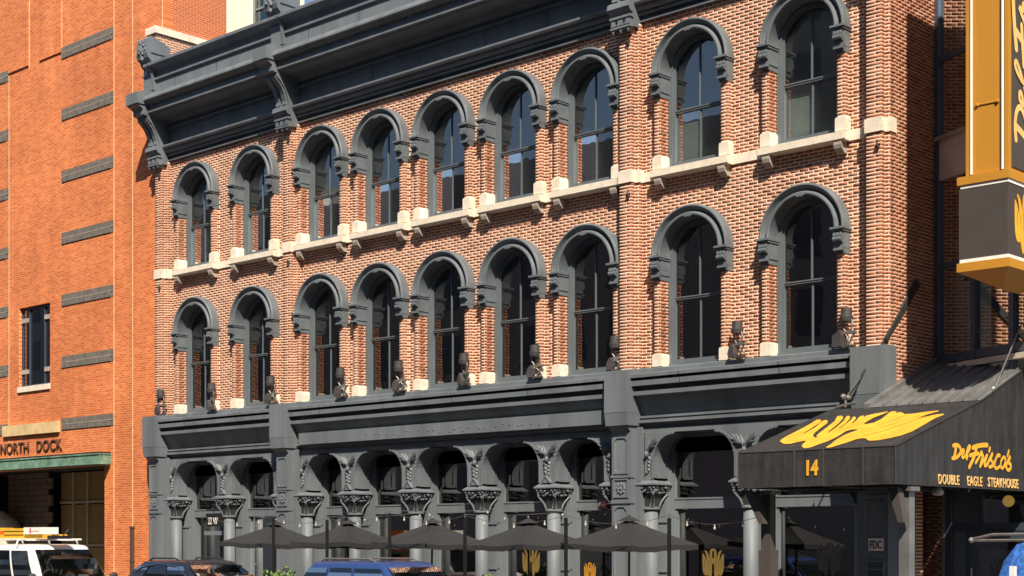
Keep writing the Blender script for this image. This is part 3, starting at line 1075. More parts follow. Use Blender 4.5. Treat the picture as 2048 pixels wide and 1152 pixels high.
def spandrel(half=0):
    """half 0 full, 1 right half only, -1 left half only; local to the column axis"""
    pts = []
    for s in (-1, 1):
        arc = [(s * HW, -.02), (s * HW, .36)]
        for k in range(1, 9):
            a = PI / 2 * k / 8
            arc.append((s * (HW + .48 * (1 - math.cos(a))), .36 + .56 * math.sin(a)))
        arc += [(s * (HW + .50), .94), (s * (HW + .50), .975)]
        if s < 0:
            if half == 1:
                arc = [(0, -.02), (0, .975)]
            pts = arc
        else:
            if half == -1:
                arc = [(0, -.02), (0, .975)]
            pts = pts + arc[::-1]
    mb = MB().prism(pts, -.15, .32, 'y')
    # raised inner lip along the arch
    for s in (-1, 1):
        if half and s != half:
            continue
        lp = []
        for k in range(0, 9):
            a = PI / 2 * k / 8
            lp.append((s * (HW + .48 * (1 - math.cos(a))), .36 + .56 * math.sin(a)))
        lp = [(s * HW, -.0)] + lp
        for (xa, za), (xb, zb_) in zip(lp[:-1], lp[1:]):
            o_ = -.045 * s
            mb.add([(xa, -.185, za), (xb, -.185, zb_), (xb + o_, -.185, zb_ + .03), (xa + o_, -.185, za), (xa, -.15, za), (xb, -.15, zb_), (xb + o_, -.15, zb_ + .03), (xa + o_, -.15, za)],
                   [(0, 1, 2, 3), (4, 7, 6, 5), (0, 4, 5, 1), (2, 6, 7, 3)])
    return mb


def blade(mb, p0, ang, ln, wd, y=-.15, th=.055, curl=.0):
    """a ridged leaf in the x-z plane standing proud of the face"""
    d = Vector((math.cos(ang), math.sin(ang)))
    n_ = Vector((-d.y, d.x))
    P0 = Vector(p0)
    mid, tip = P0 + d * ln * .45, P0 + d * ln + n_ * curl
    q = [P0, mid + n_ * wd, tip, mid - n_ * wd, mid]
    ys = [y - .01, y - .004, y - th * .8, y - .004, y - th]
    mb.add([(v_.x, yy, v_.y) for v_, yy in zip(q, ys)], [(0, 4, 1), (1, 4, 2), (2, 4, 3), (3, 4, 0)])


def carving(half=0):
    mb = MB()
    rr = random.Random(3)
    x0 = 0 if not half else half * .07
    for s in ((-1, 1) if not half else (half,)):
        for k, (ang, ln) in enumerate(((1.48, .36), (1.18, .36), (.92, .40), (.68, .36), (.40, .26))):
            blade(mb, (x0 + s * .015, .50 + .03 * k), ang if s > 0 else PI - ang, ln, .050, th=.09, curl=s * -.03)
            blade(mb, (x0 + s * .05, .60 + .03 * k), (ang - .2) if s > 0 else PI - ang + .2, ln * .6, .034, th=.075, curl=s * .03)
        for k in range(4):
            blade(mb, (x0 + s * .01, .50 - .085 * k), -.75 if s > 0 else PI + .75, .15 - .018 * k, .035, th=.055)
            blade(mb, (x0 + s * .01, .47 - .085 * k), .65 if s > 0 else PI - .65, .13 - .016 * k, .03, th=.05)
    mb.ball((x0, -.19, .53), .055, 8, .9, .9, 1.2)
    mb.ball((x0, -.175, .15), .03, 6)
    if not half:
        mb.prism([(-.11, 0), (.11, 0), (0, .13)], -.215, -.15, 'y')
        mb.prism([(-.15, .0), (-.115, .0), (0, .135), (0, .175)], -.235, -.15, 'y')
        mb.prism([(.15, .0), (.115, .0), (0, .135), (0, .175)], -.235, -.15, 'y')
    return mb


def side_panel(s):
    mb = MB()
    x0, x1 = (HW, HW + .018) if s > 0 else (-HW - .018, -HW)
    mb.box(x0, x1, -.07, -.04, .06, .62).box(x0, x1, .20, .23, .06, .62).box(x0, x1, -.04, .20, .06, .09)
    xx0, xx1 = (HW, HW + .045) if s > 0 else (-HW - .045, -HW)
    mb.box(xx0, xx1, -.06, .22, .02, .06)
    return mb


spm = {h: spandrel(h).mesh('arch_spandrel', 'grey') for h in (0, 1, -1)}
cvm = {h: carving(h).mesh('spandrel_carving', 'grey') for h in (0, 1, -1)}
sdm = {s: side_panel(s).mesh('side_panel', 'grey') for s in (-1, 1)}
aba = MB()
aba.taper(-.24, .24, -.17, .34, .095, .15, -.0, -.0)
aba.taper(-.325, .325, -.26, .38, .03, .095, -.085, -.085)
aba.box(-.325, .325, -.26, .38, .0, .03)
aba_me = aba.mesh('abacus', 'grey')
cap = MB()
for k in range(6):
    z0, z1 = -.46 + k * .075, -.46 + (k + 1) * .075
    g = lambda z: .150 + .09 * ((z + .46) / .45) ** 2.2
    cap.taper(-g(z0), g(z0), .06 - g(z0), .06 + g(z0), z0, z1, g(z1) - g(z0), g(z1) - g(z0))
cap_me = cap.mesh('capital', 'plastic')  # near-black core: deep shade behind the leaves put into its colour
lf = MB()
rr = random.Random(5)
for side in range(4):
    def put(t_, d, z, r_, e_):
        q = (t_, -d) if side == 0 else (d, t_) if side == 1 else (t_, d) if side == 2 else (-d, t_)
        lf.ball((q[0], q[1] + .06, z), r_, 6, 1, 1, e_)
    for k in range(10):
        for j in range(3):
            put(-.255 + k * .057 + rr.uniform(-.014, .014), .275 - j * .022 + rr.uniform(-.01, .012), -.045 - j * .052 + rr.uniform(-.014, .014), .017 + rr.uniform(0, .014), rr.uniform(.8, 1.5))
    for s in (-1, 1):
        prev = None
        for k in range(6):
            t_ = k / 5
            o_, z = .10 + .15 * t_ ** 1.6, -.45 + .27 * t_
            d = .155 + .10 * t_ ** 1.8
            q = (s * o_, -d) if side == 0 else (d, s * o_) if side == 1 else (s * o_, d) if side == 2 else (-d, s * o_)
            p3 = (q[0], q[1] + .06, z)
            if prev:
                lf.cyl(prev, p3, .022, .020, 5)
            prev = p3
lf_me = lf.mesh('capital_leaves', 'grey')
neck_me = MB().lathe((0, .06, -.52), [(.155, 0), (.20, .015), (.20, .05), (.165, .065)], 16).mesh('neck_ring', 'grey')
shaft_me = MB().lathe((0, .06, 0), [(.25, .13), (.25, .45), (.19, .5), (.175, .6), (.157, 1.2), (.150, 2.9)], 20).mesh('storefront_column', 'grey', smooth=True)
fin = MB()
fin.box(-.20, .20, .30, .56, .13, 3.42)
fin.box(-.225, .225, .32, .36, .13, 3.40)
fin.box(-.24, .24, .27, .45, 2.50, 2.54).box(-.24, .24, .27, .45, 1.45, 1.49).box(-.24, .24, .27, .6, .13, .6)
fin_me = fin.mesh('column_backing', 'grey')

ZC = 3.40   # foot of the spandrels
bays = []
cols = {('a', 'b'): [(PX['a'] + PX['b']) / 2], ('b', 'c'): [-25.73 + 2.23 * (k + .5) for k in (-2, -1, 0, 1)], ('c', 'd'): [(PX['c'] + PX['d']) / 2]}
for a, b in spans:
    lst = [(PX[a] + .42, 1)] + [(x, 0) for x in cols[(a, b)]] + [(PX[b] - .42, -1)]
    for x, h in lst:
        cl = inst('storefront_column', shaft_me, bld, (x, 0, 0))
        inst('abacus', aba_me, cl, (x, 0, ZC - .12))
        inst('capital', cap_me, cl, (x, 0, ZC - .12))
        inst('capital_leaves', lf_me, cl, (x, 0, ZC - .12))
        inst('neck_ring', neck_me, cl, (x, 0, ZC - .12))
        inst('column_backing', fin_me, bld, (x, 0, 0))
        sp = inst('arch_spandrel', spm[h], bld, (x, 0, ZC))
        inst('spandrel_carving', cvm[h], sp, (x, 0, ZC))
        for s in ((-1, 1) if not h else (h,)):
            inst('side_panel', sdm[s], sp, (x, 0, ZC))
    for (x0, h0), (x1, h1) in zip(lst[:-1], lst[1:]):
        bays.append((x0, x1))

for bi, (x0, x1) in enumerate(bays):
    # frame: stepped jambs, transom, rounded head
    g0, g1 = x0 + .34, x1 - .34
    fr = MB()
    for s, xa in ((1, x0), (-1, x1)):
        for d0, d1, y0, y1 in ((.19, .24, .34, .64), (.24, .29, .39, .64), (.29, .34, .43, .64)):
            a_, b_ = sorted((xa + s * d0, xa + s * d1))
            fr.box(a_, b_, y0, y1, .13, 4.37)
    # head with rounded corners
    rad = .30
    pts = [(g0, 4.368)]
    pts += [(g0 + .001, 3.98)]
    for k in range(9):
        a = PI / 2 * k / 8
        pts.append((g0 + rad * (1 - math.cos(a)), 3.98 + rad * math.sin(a)))
    for k in range(8, -1, -1):
        a = PI / 2 * k / 8
        pts.append((g1 - rad * (1 - math.cos(a)), 3.98 + rad * math.sin(a)))
    pts += [(g1 - .001, 3.98), (g1, 4.368)]
    fr.prism(pts, .45, .62, 'y')
    fr.box(g0, g1, .44, .63, 2.79, 3.02)
    fr.box(g0, g1, .425, .44, 2.985, 3.02)
    fr.box(g0, g1, .44, .63, .13, .75)
    fr.box(g0, g0 + .05, .47, .63, .75, 2.79).box(g1 - .05, g1, .47, .63, .75, 2.79)
    sw = fr.build('storefront_window', 'grey', bld)
    MB().quad((g0, .52, 3.02), (g1, .52, 3.02), (g1, .52, 4.3), (g0, .52, 4.3)).build('transom_pane', 'glass_dark', sw)
    if bi == 0:
        continue
    MB().quad((g0, .54, .75), (g1, .54, .75), (g1, .54, 2.79), (g0, .54, 2.79)).build('shop_pane', 'glass_dark', sw)
    cx = (g0 + g1) / 2
    if bi in (5, 7):
        emblem(lambda x, y, l, cx=cx: (cx + x, .535 - l * .3, 1.62 + y), .27, .29, 'shaded_gold', 'black', sw, 'window_emblem')
    if bi == 6:
        MB().box(cx - .62, cx + .1, .50, .53, .75, 2.05).build('menu_board', 'black', sw)
        emblem(lambda x, y, l, cx=cx: (cx - .26 + x, .50 - l, 1.42 + y), .17, .19, 'amber', 'black', sw, 'window_emblem')
    if bi == 8:
        emblem(lambda x, y, l: (-15.65 + x, .535 - l * .3, 1.75 + y), .27, .29, 'pale_vinyl', 'black', sw, 'window_emblem')
# the framed door in the first bay
x0, x1 = bays[0]
g0, g1 = x0 + .34, x1 - .34
dr = MB().box(g0, g0 + .12, .60, .68, .13, 2.79).box(g1 - .12, g1, .60, .68, .13, 2.79).box(g0 + .12, g1 - .12, .60, .68, 2.28, 2.40).box(g0 + .12, g1 - .12, .60, .68, .13, .5)
dr = dr.build('storefront_door', 'grey', bld)
MB().quad((g0 + .12, .64, .5), (g1 - .12, .64, .5), (g1 - .12, .64, 2.28), (g0 + .12, .64, 2.28)).build('door_pane', 'glass_dark', dr)
MB().quad((g0 + .12, .64, 2.4), (g1 - .12, .64, 2.4), (g1 - .12, .64, 2.79), (g0 + .12, .64, 2.79)).build('door_transom', 'glass_dark', dr)
MB().box(g0 + .18, g0 + .22, .56, .60, .95, 1.35).build('handle', 'steel', dr)

# ------------------------------------------------------------------ floodlights on the cornice ledge
fx = [-37.13, -34.68, -32.06, -29.24, -27.08, -24.86, -22.66, -20.37, -17.26, -14.81]
flab = ['floodlight on the iron ledge at the far left end beside the orange wall',
        'floodlight on the iron ledge between the two leftmost lower windows',
        'floodlight on the iron ledge just left of the second brick pilaster',
        'floodlight on the ledge right of the first lower window of the middle five',
        'floodlight on the ledge right of the second lower window of the middle five',
        'floodlight on the ledge right of the third lower window of the middle five',
        'floodlight on the ledge right of the fourth lower window of the middle five',
        'floodlight on the cornice block under the third brick pilaster',
        'floodlight on the iron ledge between the two rightmost lower windows',
        'floodlight with a square ballast box at the right end of the iron ledge']


def make_flood(big):
    t_ = thing('floodlight', 'floodlight', 'floodlight', (0, 0, 0), 'up-lighting floodlights along the iron cornice ledge')
    d = MB()
    d.lathe((0, 0, .60), [(.085, 0), (.125, .02), (.135, .07), (.145, .12), (.145, .145), (.122, .155), (.118, .31), (.118, .33), (.10, .33)], 18)
    d.build('lamp_head', 'lamp', t_, smooth=False)
    MB().lathe((0, 0, .905), [(.099, 0), (.099, .012)], 18).build('lens', 'black', t_)
    y = MB()
    y.tube([(-.10, 0, .66), (-.10, 0, .50), (.0, 0, .36)], .020, 6)
    y.tube([(.14, 0, .66), (.16, 0, .52), (.10, .0, .36)], .020, 6)
    y.box(-.05, .24, -.03, .05, .32, .38)
    y.tube([(.22, 0, .34), (.05, .02, .06)], .022, 6)
    y.tube([(.0, 0, .33), (.22, .03, .10)], .014, 6)
    y.build('yoke', 'lamp_steel', t_)
    b = MB()
    if big:
        b.box(-.27, -.04, -.13, .08, .02, .30).prism([(-.27, .30), (-.04, .30), (-.10, .42), (-.18, .36)], -.11, .05, 'y')
    else:
        b.prism([(-.16, .02), (-.02, .02), (.0, .12), (-.02, .26), (-.07, .36), (-.14, .28), (-.19, .12)], -.12, .03, 'y')
    b.build('ballast_box', 'lamp', t_)
    m_ = MB().box(-.04, .20, -.05, .08, .0, .05)
    m_.cyl((-.03, -.06, .02), (.02, -.10, .0), .035, n=8)
    m_.build('mounting_plate', 'lamp', t_)
    return t_


pf = [make_flood(False), make_flood(True)]
trees = [tree_of(p) for p in pf]
used = [0, 0]
for i, (x, lb) in enumerate(zip(fx, flab)):
    big = 1 if i == 9 else 0
    loc = Vector((x, -.27, 5.735 if i != 7 else 5.72))
    if used[big]:
        o = copy_tree(pf[big], None, loc, trees[big])
    else:
        o = pf[big]
        o.location = loc
        used[big] = 1
    o['label'] = lb
    o.scale = (.88, .88, .79)
    o.rotation_euler = (jit(.03), jit(.03), jit(.35) if i != 9 else -.1)

# ------------------------------------------------------------------ awning, roof of the entry, blade sign
XA0, XA1 = -14.67, -11.74
aw = thing('entry_awning', 'black fabric awning with yellow eagle print, number 14 and script lettering', 'awning', (-13.2, -4.0, 0))
SL = .308
zr_ = 3.59 + SL * 3.0
c0, c1 = (-4.0, 3.59), (-1.0, zr_)
L_ = math.hypot(3.0, zr_ - 3.59)
a = MB()
n = 14
for i in range(n):                      # front valance, panels with faint sag at the hem
    xa, xb = XA0 + (XA1 - XA0) * i / n, XA0 + (XA1 - XA0) * (i + 1) / n
    ya, yb = -4.0 - .012 * (i % 2), -4.0 - .012 * ((i + 1) % 2)
    a.quad((xa, ya, 3.0), (xb, yb, 3.0), (xb, -4.0, 3.59), (xa, -4.0, 3.59))
a.build('valance', 'awning', aw)
a = MB()
for i in range(8):
    for j in range(6):
        def P(u_, v_):
            sag = -.03 * math.sin(PI * v_) * math.sin(PI * u_)
            return (XA0 + (XA1 - XA0) * u_, -4 + 3 * v_, 3.59 + (zr_ - 3.59) * v_ + sag * .4)
        a.quad(P(i / 8, j / 6), P((i + 1) / 8, j / 6), P((i + 1) / 8, (j + 1) / 6), P(i / 8, (j + 1) / 6))
a.build('sloped_cover', 'awning', aw, smooth=True)
a = MB()
prof = [(-4.0, 3.0), (2.6, 3.0), (2.6, zr_ + .4 * 3.6), (-1.0, zr_), (-4.0, 3.59)]
a.add([(XA1, y, z) for y, z in prof], [(0, 1, 2, 3, 4)])
a.build('right_side', 'awning', aw)
a = MB()
a.add([(XA0, y, z) for y, z in [(-4.0, 3.0), (-.7, 3.0), (-.7, zr_ + .09), (-1.0, zr_), (-4.0, 3.59)]], [(0, 1, 2, 3, 4)])
a.build('left_side', 'awning', aw)
h = MB()
h.tube([(XA1 + .004, -4.0, 3.0), (XA1 + .004, -4.0, 3.59), (XA1 + .004, -1.0, zr_), (XA1 + .004, 2.6, zr_ + .4 * 3.6)], .012, 6)
h.tube([(XA0, -4.0, 3.59), (XA1, -4.0, 3.59)], .010, 6)
h.tube([(XA0, -4.0, 3.0), (XA0, -4.0, 3.59), (XA0, -1.0, zr_)], .012, 6)
h.tube([(XA0, -4.0, 3.0), (XA1, -4.0, 3.0), (XA1, 2.6, 3.0)], .010, 6)
h.build('hem', 'plastic', aw)
# seams down the valance
h = MB()
for x in (-13.56, -13.02, -12.3):
    h.box(x - .012, x + .012, -4.022, -4.012, 3.0, 3.59)
h.build('valance_seam', 'sign_dark', aw)
un = MB()
for y in (-3.9, -2.6, -1.2):
    un.tube([(XA0 + .05, y, 3.02), (XA1 - .05, y, 3.02)], .025, 6)
for x in (XA0 + .05, XA1 - .05, -13.2):
    un.tube([(x, -3.95, 3.02), (x, .2, 3.02)], .025, 6)
un.build('awning_frame', 'plastic', aw)
EAGLE = [(-1.1, 0.2205), (-1.177, 0.2693), (-1.219, 0.3596), (-1.236, 0.49), (-1.275, 0.6249), (-1.33, 0.7327), (-1.28, 0.7395), (-1.181, 0.7052), (-1.114, 0.659), (-1.064, 0.5593), (-0.978, 0.3998), (-0.95, 0.3941), (-0.993, 0.5404), (-1.141, 0.6982), (-1.123, 0.7177), (-1.018, 0.6893), (-0.918, 0.6247), (-0.817, 0.4825), (-0.729, 0.3782), (-0.642, 0.3204), (-0.51, 0.274), (-0.478, 0.2797), (-0.573, 0.3201), (-0.632, 0.3819), (-0.743, 0.5376), (-0.856, 0.6776), (-1.019, 0.7938), (-0.982, 0.8079), (-0.886, 0.7838), (-0.797, 0.7354), (-0.663, 0.6189), (-0.541, 0.4644), (-0.468, 0.3813), (-0.447, 0.3819), (-0.525, 0.5129), (-0.655, 0.6632), (-0.805, 0.7777), (-0.788, 0.7932), (-0.698, 0.7593), (-0.608, 0.7008), (-0.492, 0.5907), (-0.426, 0.4765), (-0.401, 0.4768), (-0.473, 0.5995), (-0.547, 0.6862), (-0.632, 0.7543), (-0.598, 0.758), (-0.508, 0.7182), (-0.417, 0.6461), (-0.372, 0.5864), (-0.341, 0.5882), (-0.388, 0.6542), (-0.481, 0.7327), (-0.492, 0.7687), (-0.426, 0.7658), (-0.362, 0.7135), (-0.385, 0.7668), (-0.276, 0.8041), (-0.113, 0.8393), (-0.064, 0.825), (-0.091, 0.7754), (-0.127, 0.6961), (-0.105, 0.6036), (-0.065, 0.5509), (-0.017, 0.5377), (0.095, 0.5655), (0.105, 0.6386), (0.045, 0.7342), (-0.014, 0.8107), (-0.003, 0.8348), (0.102, 0.8223), (0.16, 0.7765), (0.187, 0.8012), (0.286, 0.7811), (0.389, 0.7385), (0.54, 0.737), (0.739, 0.7661), (0.858, 0.7729), (0.949, 0.7818), (0.993, 0.7581), (0.891, 0.6999), (0.795, 0.608), (0.962, 0.6548), (1.083, 0.6792), (1.196, 0.6864), (1.232, 0.6599), (1.192, 0.5885), (1.217, 0.4521), (1.24, 0.3007), (1.164, 0.2137), (1.039, 0.1667), (0.887, 0.1358), (0.744, 0.1369), (0.681, 0.1551), (0.582, 0.1939), (0.504, 0.2022), (0.421, 0.185), (0.366, 0.1239), (0.294, 0.0734), (0.241, 0.0311), (0.167, 0.0224), (0.133, 0.0369), (0.095, 0.1117), (0.02, 0.2086), (-0.001, 0.304), (0.035, 0.3686), (0.071, 0.4047), (0.026, 0.4212), (-0.08, 0.4243), (-0.135, 0.3891), (-0.095, 0.3098), (-0.073, 0.2328), (-0.09, 0.1683), (-0.143, 0.1158), (-0.177, 0.0535), (-0.243, 0.0351), (-0.314, 0.0461), (-0.439, 0.0952), (-0.489, 0.135), (-0.552, 0.2005), (-0.607, 0.2112), (-0.693, 0.1934), (-0.778, 0.1567), (-0.913, 0.1642)]
EAGLE_LINES = [[(0.422, 0.2592), (0.56, 0.3105), (0.688, 0.3777), (0.821, 0.5415), (1.037, 0.6887)], [(0.926, 0.3302), (1.04, 0.4549), (1.056, 0.5946)], [(0.294, 0.4673), (0.395, 0.6035), (0.472, 0.718)], [(0.442, 0.4284), (0.598, 0.53), (0.761, 0.6799)]]
fn = lambda x, v_, l: (-13.17 + x, -4 + 3.0 * v_ - l * .3, 3.592 + SL * 3.0 * v_ + l)
ep = MB().add([fn(x, v_, .004) for x, v_ in EAGLE], [tuple(range(len(EAGLE)))]).build('eagle_print', 'yellow', aw)
el = MB()
for l in EAGLE_LINES:
    pts = smooth_line(l, 4)
    for a_, b_ in zip(pts[:-1], pts[1:]):
        w_ = .007
        el.quad(fn(a_.x, a_.y + w_, .006), fn(b_.x, b_.y + w_, .006), fn(b_.x, b_.y - w_, .006), fn(a_.x, a_.y - w_, .006))
el.build('feather_line', 'char', ep)
place_text('number', text_mesh('number', '14', .33, 'yellow', sx=.78, ext=.004, bold=.014), aw, (-13.37, -4.018, 3.185), 'front')
for w_, y_ in (('DOUBLE', -2.62), ('EAGLE', -1.60), ('STEAKHOUSE', -.83)):
    place_text('name_word', text_mesh('name_word', w_, .225, 'tan_letter', sx=.80, ext=.004, spacing=1.12, bold=.003), aw, (XA1 + .012, y_, 3.04), 'side')
script_strokes(MB(), lambda x, y, l: (XA1 + .004 + l, -2.15 + x, 3.44 + y), 1.0, .033).build('script_name', 'yellow', aw)
# posts with slanted head brackets
for x, nm in ((-14.46, 0), (-11.86, 1)):
    p_ = MB().box(x - .09, x + .09, -3.50, -3.32, .13, 2.90)
    p_.box(x - .12, x + .12, -3.53, -3.29, .13, 1.95 if nm == 0 else .5)
    po = p_.build('awning_post', 'sign_dark' if nm == 0 else 'seam_metal', aw)
    MB().prism([(x - .16 if nm else x - .26, 2.95), (x + .02 if nm else x - .08, 2.95), (x + .13, 2.40), (x + .03, 2.40)], -3.75, -3.58, 'y').build('post_bracket', 'sign_dark', po)
    MB().box(x - .14, x + .16, -3.57, -3.28, 2.90, 2.97).build('post_cap', 'seam_metal', po)
# tie rods
tr = MB()
tr.tube([(-14.45, -.95, 4.62), (XR, -.26, 5.89)], .018, 6)
tr.build('tie_rod', 'black', aw)
tr = MB()
A_, B_ = Vector((-13.99, -.30, 5.80)), Vector((XR + .01, .82, 6.99))
d_ = (B_ - A_)
u_ = Vector((0, -d_.z, d_.y)).normalized() * .075
tr.add([A_ + u_ * .55, B_ + u_, B_ - u_, A_ - u_ * .55] + [q + Vector((.05, 0, 0)) for q in (A_ + u_ * .55, B_ + u_, B_ - u_, A_ - u_ * .55)],
       [(0, 1, 2, 3), (7, 6, 5, 4), (0, 4, 5, 1), (1, 5, 6, 2), (2, 6, 7, 3), (3, 7, 4, 0)])
tr.build('tie_bar', 'plastic', aw)
tb = MB()
for k in range(4):
    q = A_ + d_ * (.25 + .13 * k)
    tb.ball(q + Vector((.05, 0, 0)), .02, 6)
tb.build('tie_bolts', 'black', aw)
tb = MB()
tb.ball((-14.45, -.97, 4.74), .06, 8).ball((-14.36, -.95, 4.72), .05, 8)
tb.tube([(-14.42, -.95, 4.55), (-14.40, -.95, 4.76)], .03, 6)
tb.tube([(-14.6, -.95, 4.56), (-14.2, -.95, 4.62)], .025, 6)
tb.tube([(-14.45, -.95, 4.68), (-14.2, -.78, 5.1)], .012, 6)
tb.build('turnbuckle', 'lamp_steel', aw)
tr = MB()
tr.tube([(XA1 - .05, -.45, 4.74), (XA1 - .05, .9, 6.3)], .014, 6)
tr.tube([(XA1 - .05, -.48, 4.72), (XA1 - .05, -.25, 4.98)], .03, 6)
tr.ball((XA1 - .05, -.48, 4.74), .05, 8)
tr.build('tie_rod', 'steel', aw)
# under-awning soffit lamp
MB().lathe((-11.95, -2.2, 2.86), [(.03, .16), (.09, .08), (.10, .03), (.06, 0)], 12).build('soffit_lamp', 'bulb', aw)

rf = thing('seam_roof', 'grey standing seam metal roof sloping down behind the black awning', 'roof', (-12.8, 0, 4.5))
GA, GB = Vector((XR, 1.62, 0)), Vector((-9.0, -.62, 0))
rp = lambda x, y: (x, y, zr_ + .4 * (y + 1.0) + .012)
r_ = MB()
r_.quad(rp(-13.90, -1.05), rp(XA1 - .02, -1.05), rp(XA1 - .02, 1.8), rp(-13.90, 1.8))
r_.build('roof_sheet', 'seam_metal', rf)
for k in range(9):
    x = -13.84 + k * .252
    s_ = MB()
    y1_ = 1.62 - (x + 13.95) * .45
    pa, pb = rp(x, -1.05), rp(x, y1_)
    s_.add([(pa[0] - .014, pa[1], pa[2]), (pa[0] + .014, pa[1], pa[2]), (pa[0] + .014, pa[1], pa[2] + .045), (pa[0] - .014, pa[1], pa[2] + .045), (pb[0] - .014, pb[1], pb[2]), (pb[0] + .014, pb[1], pb[2]), (pb[0] + .014, pb[1], pb[2] + .045), (pb[0] - .014, pb[1], pb[2] + .045)],
           [(0, 1, 2, 3), (4, 7, 6, 5), (0, 4, 5, 1), (1, 5, 6, 2), (2, 6, 7, 3), (3, 7, 4, 0)])
    s_.build('seam', 'seam_metal', rf)
s_ = MB()
pa, pb = rp(-13.92, -1.12), rp(-13.92, 1.7)
s_.add([(-13.95, pa[1], pa[2]), (-13.83, pa[1], pa[2]), (-13.83, pa[1], pa[2] + .09), (-13.95, pa[1], pa[2] + .10), (-13.95, pb[1], pb[2]), (-13.83, pb[1], pb[2]), (-13.83, pb[1], pb[2] + .09), (-13.95, pb[1], pb[2] + .10)],
       [(0, 1, 2, 3), (4, 7, 6, 5), (0, 4, 5, 1), (1, 5, 6, 2), (2, 6, 7, 3), (3, 7, 4, 0)])
s_.build('edge_flashing', 'seam_metal', rf)

# angled glass connector
gw = thing('glass_connector', 'dark framed glass connector set at an angle beside the brick side wall', 'building', (-12, .6, 4))
dirv = (GB - GA).normalized()
nrm = Vector((dirv.y, -dirv.x, 0))


def gp(s_, z, o_=0.0):
    q = GA + dirv * s_ + nrm * o_
    return (q.x, q.y, z)


def gbox(mb, s0, s1, z0, z1, o0, o1):
    return mb.add([gp(s0, z0, o0), gp(s1, z0, o0), gp(s1, z0, o1), gp(s0, z0, o1), gp(s0, z1, o0), gp(s1, z1, o0), gp(s1, z1, o1), gp(s0, z1, o1)],
                  [(0, 3, 2, 1), (4, 5, 6, 7), (0, 1, 5, 4), (1, 2, 6, 5), (2, 3, 7, 6), (3, 0, 4, 7)])


TL = (GB - GA).length
for s0 in (.02, 1.08, 2.10, 3.1, 4.1):
    gbox(MB(), s0, s0 + .12, 4.8, 19, -.05, .07).build('mullion', 'connector_frame', gw)
for z in (7.32, 11.30, 13.6):
    gbox(MB(), .14, TL, z, z + .09, -.05, .055).build('transom', 'connector_frame', gw)
gbox(MB(), .14, TL, 5.50, 5.66, -.05, .06).build('transom', 'connector_frame', gw)
gbox(MB(), 0, TL, 5.36, 5.46, -.05, .13).build('sill_flashing', 'stone', gw)
gbox(MB(), .02, TL, 9.02, 9.78, -.05, .04).build('spandrel_panel', mat('grey_spandrel', (.60, .55, .54), .5), gw)
gbox(MB(), .02, TL, 9.78, 9.86, -.05, .09).build('spandrel_cap', 'stone_grey', gw)
for s0, s1 in ((.14, 1.08), (1.20, 2.10), (2.22, 3.1), (3.22, 4.1)):
    for z0, z1 in ((5.66, 7.32), (7.41, 9.02), (9.86, 11.30), (11.39, 13.6), (13.69, 18)):
        MB().quad(gp(s0, z0), gp(s1, z0), gp(s1, z1), gp(s0, z1)).build('pane', 'glass_wall', gw)
sl_ = MB()
for k in range(78):
    z = 9.9 + k * .046
    sl_.quad(gp(.14, z, -.12), gp(TL, z, -.12), gp(TL, z + .034, -.15), gp(.14, z + .034, -.15))
sl_.build('blind', 'blind', gw)
gbox(MB(), 0, TL, 4.8, 19, -2.0, -1.6).build('inner_wall', 'room', gw)

# blade sign -------------------------------------------------------------
sg = thing('blade_sign', 'tall amber and black blade sign with script lettering hanging over the entry', 'sign', (-11.46, -1.0, 6.6))
X0, X1, YF, YB = -11.80, -11.06, -1.5, .30
b_ = MB().box(X0, X0 + .06, YF, YB, 8.22, 14.83).box(X1 - .06, X1, YF, YB, 8.22, 14.83)
b_.box(X0 + .06, X1 - .06, YF + .035, YB, 8.22, 14.83)
n = 14
pts = [(X0, 14.83)] + [((X0 + X1) / 2 - .37 * math.cos(PI * k / n), 14.83 + .37 * math.sin(PI * k / n)) for k in range(1, n)] + [(X1, 14.83)]
b_.prism(pts, YF, YB, 'y')
b_.build('sign_box', 'amber', sg)
for x in (X0 + .095, X1 - .095):
    MB().cyl((x, YF + .005, 8.25), (x, YF + .005, 14.75), .022, n=8).build('neon_tube', 'neon', sg)
MB().tube([(X0 + .19, YF + .03, 9.40), (X1 - .19, YF + .03, 9.40)], .016, 6).ball((X0 + .19, YF + .02, 9.40), .035, 6).ball((X1 - .19, YF + .02, 9.40), .035, 6).build('sign_handle', 'amber', sg)
MB().box(X1 + .001, X1 + .018, YF + .13, YB - .08, 8.30, 14.75).build('side_panel', 'sign_dark', sg)
script_strokes(MB(), lambda x, y, l: (X1 + .018 + l * 3, -.72 - y, 8.62 + x), 2.15, .024).build('script_name', 'tan_letter', sg)
MB().box(X0 - .12, X1 + .05, YF - .08, YB + .05, 8.08, 8.215).build('trim', 'amber', sg)
MB().box(X0 - .07, X1 + .03, YF - .055, YB + .03, 8.02, 8.078).build('neon_trim', 'neon', sg)
lb = MB().box(X0 - .10, X1 + .02, YF - .05, YB + .02, 6.83, 8.018).build('sign_base_box', 'sign_dark', sg)
emblem(lambda x, y, l: (X1 + .02 + l, -.86 + x, 7.42 + y), .44, .44, 'yellow', 'black', lb, 'emblem')
MB().box(X0 - .08, X1 + .04, YF - .065, YB + .03, 6.77, 6.828).build('neon_trim', 'neon', sg)
MB().box(X0 - .12, X1 + .06, YF - .09, YB + .05, 6.62, 6.768).build('trim', 'amber', sg)
cx, cy = (X0 + X1) / 2, (YF + YB) / 2
MB().add([(X0 - .10, YF - .07, 6.618), (X1 + .04, YF - .07, 6.618), (X1 + .04, YB + .03, 6.618), (X0 - .10, YB + .03, 6.618), (cx, cy - .3, 6.36), (cx, cy + .3, 6.36)],
         [(0, 3, 2, 1), (0, 1, 4), (1, 2, 5, 4), (2, 3, 5), (3, 0, 4, 5)]).build('sign_foot', 'amber', sg)
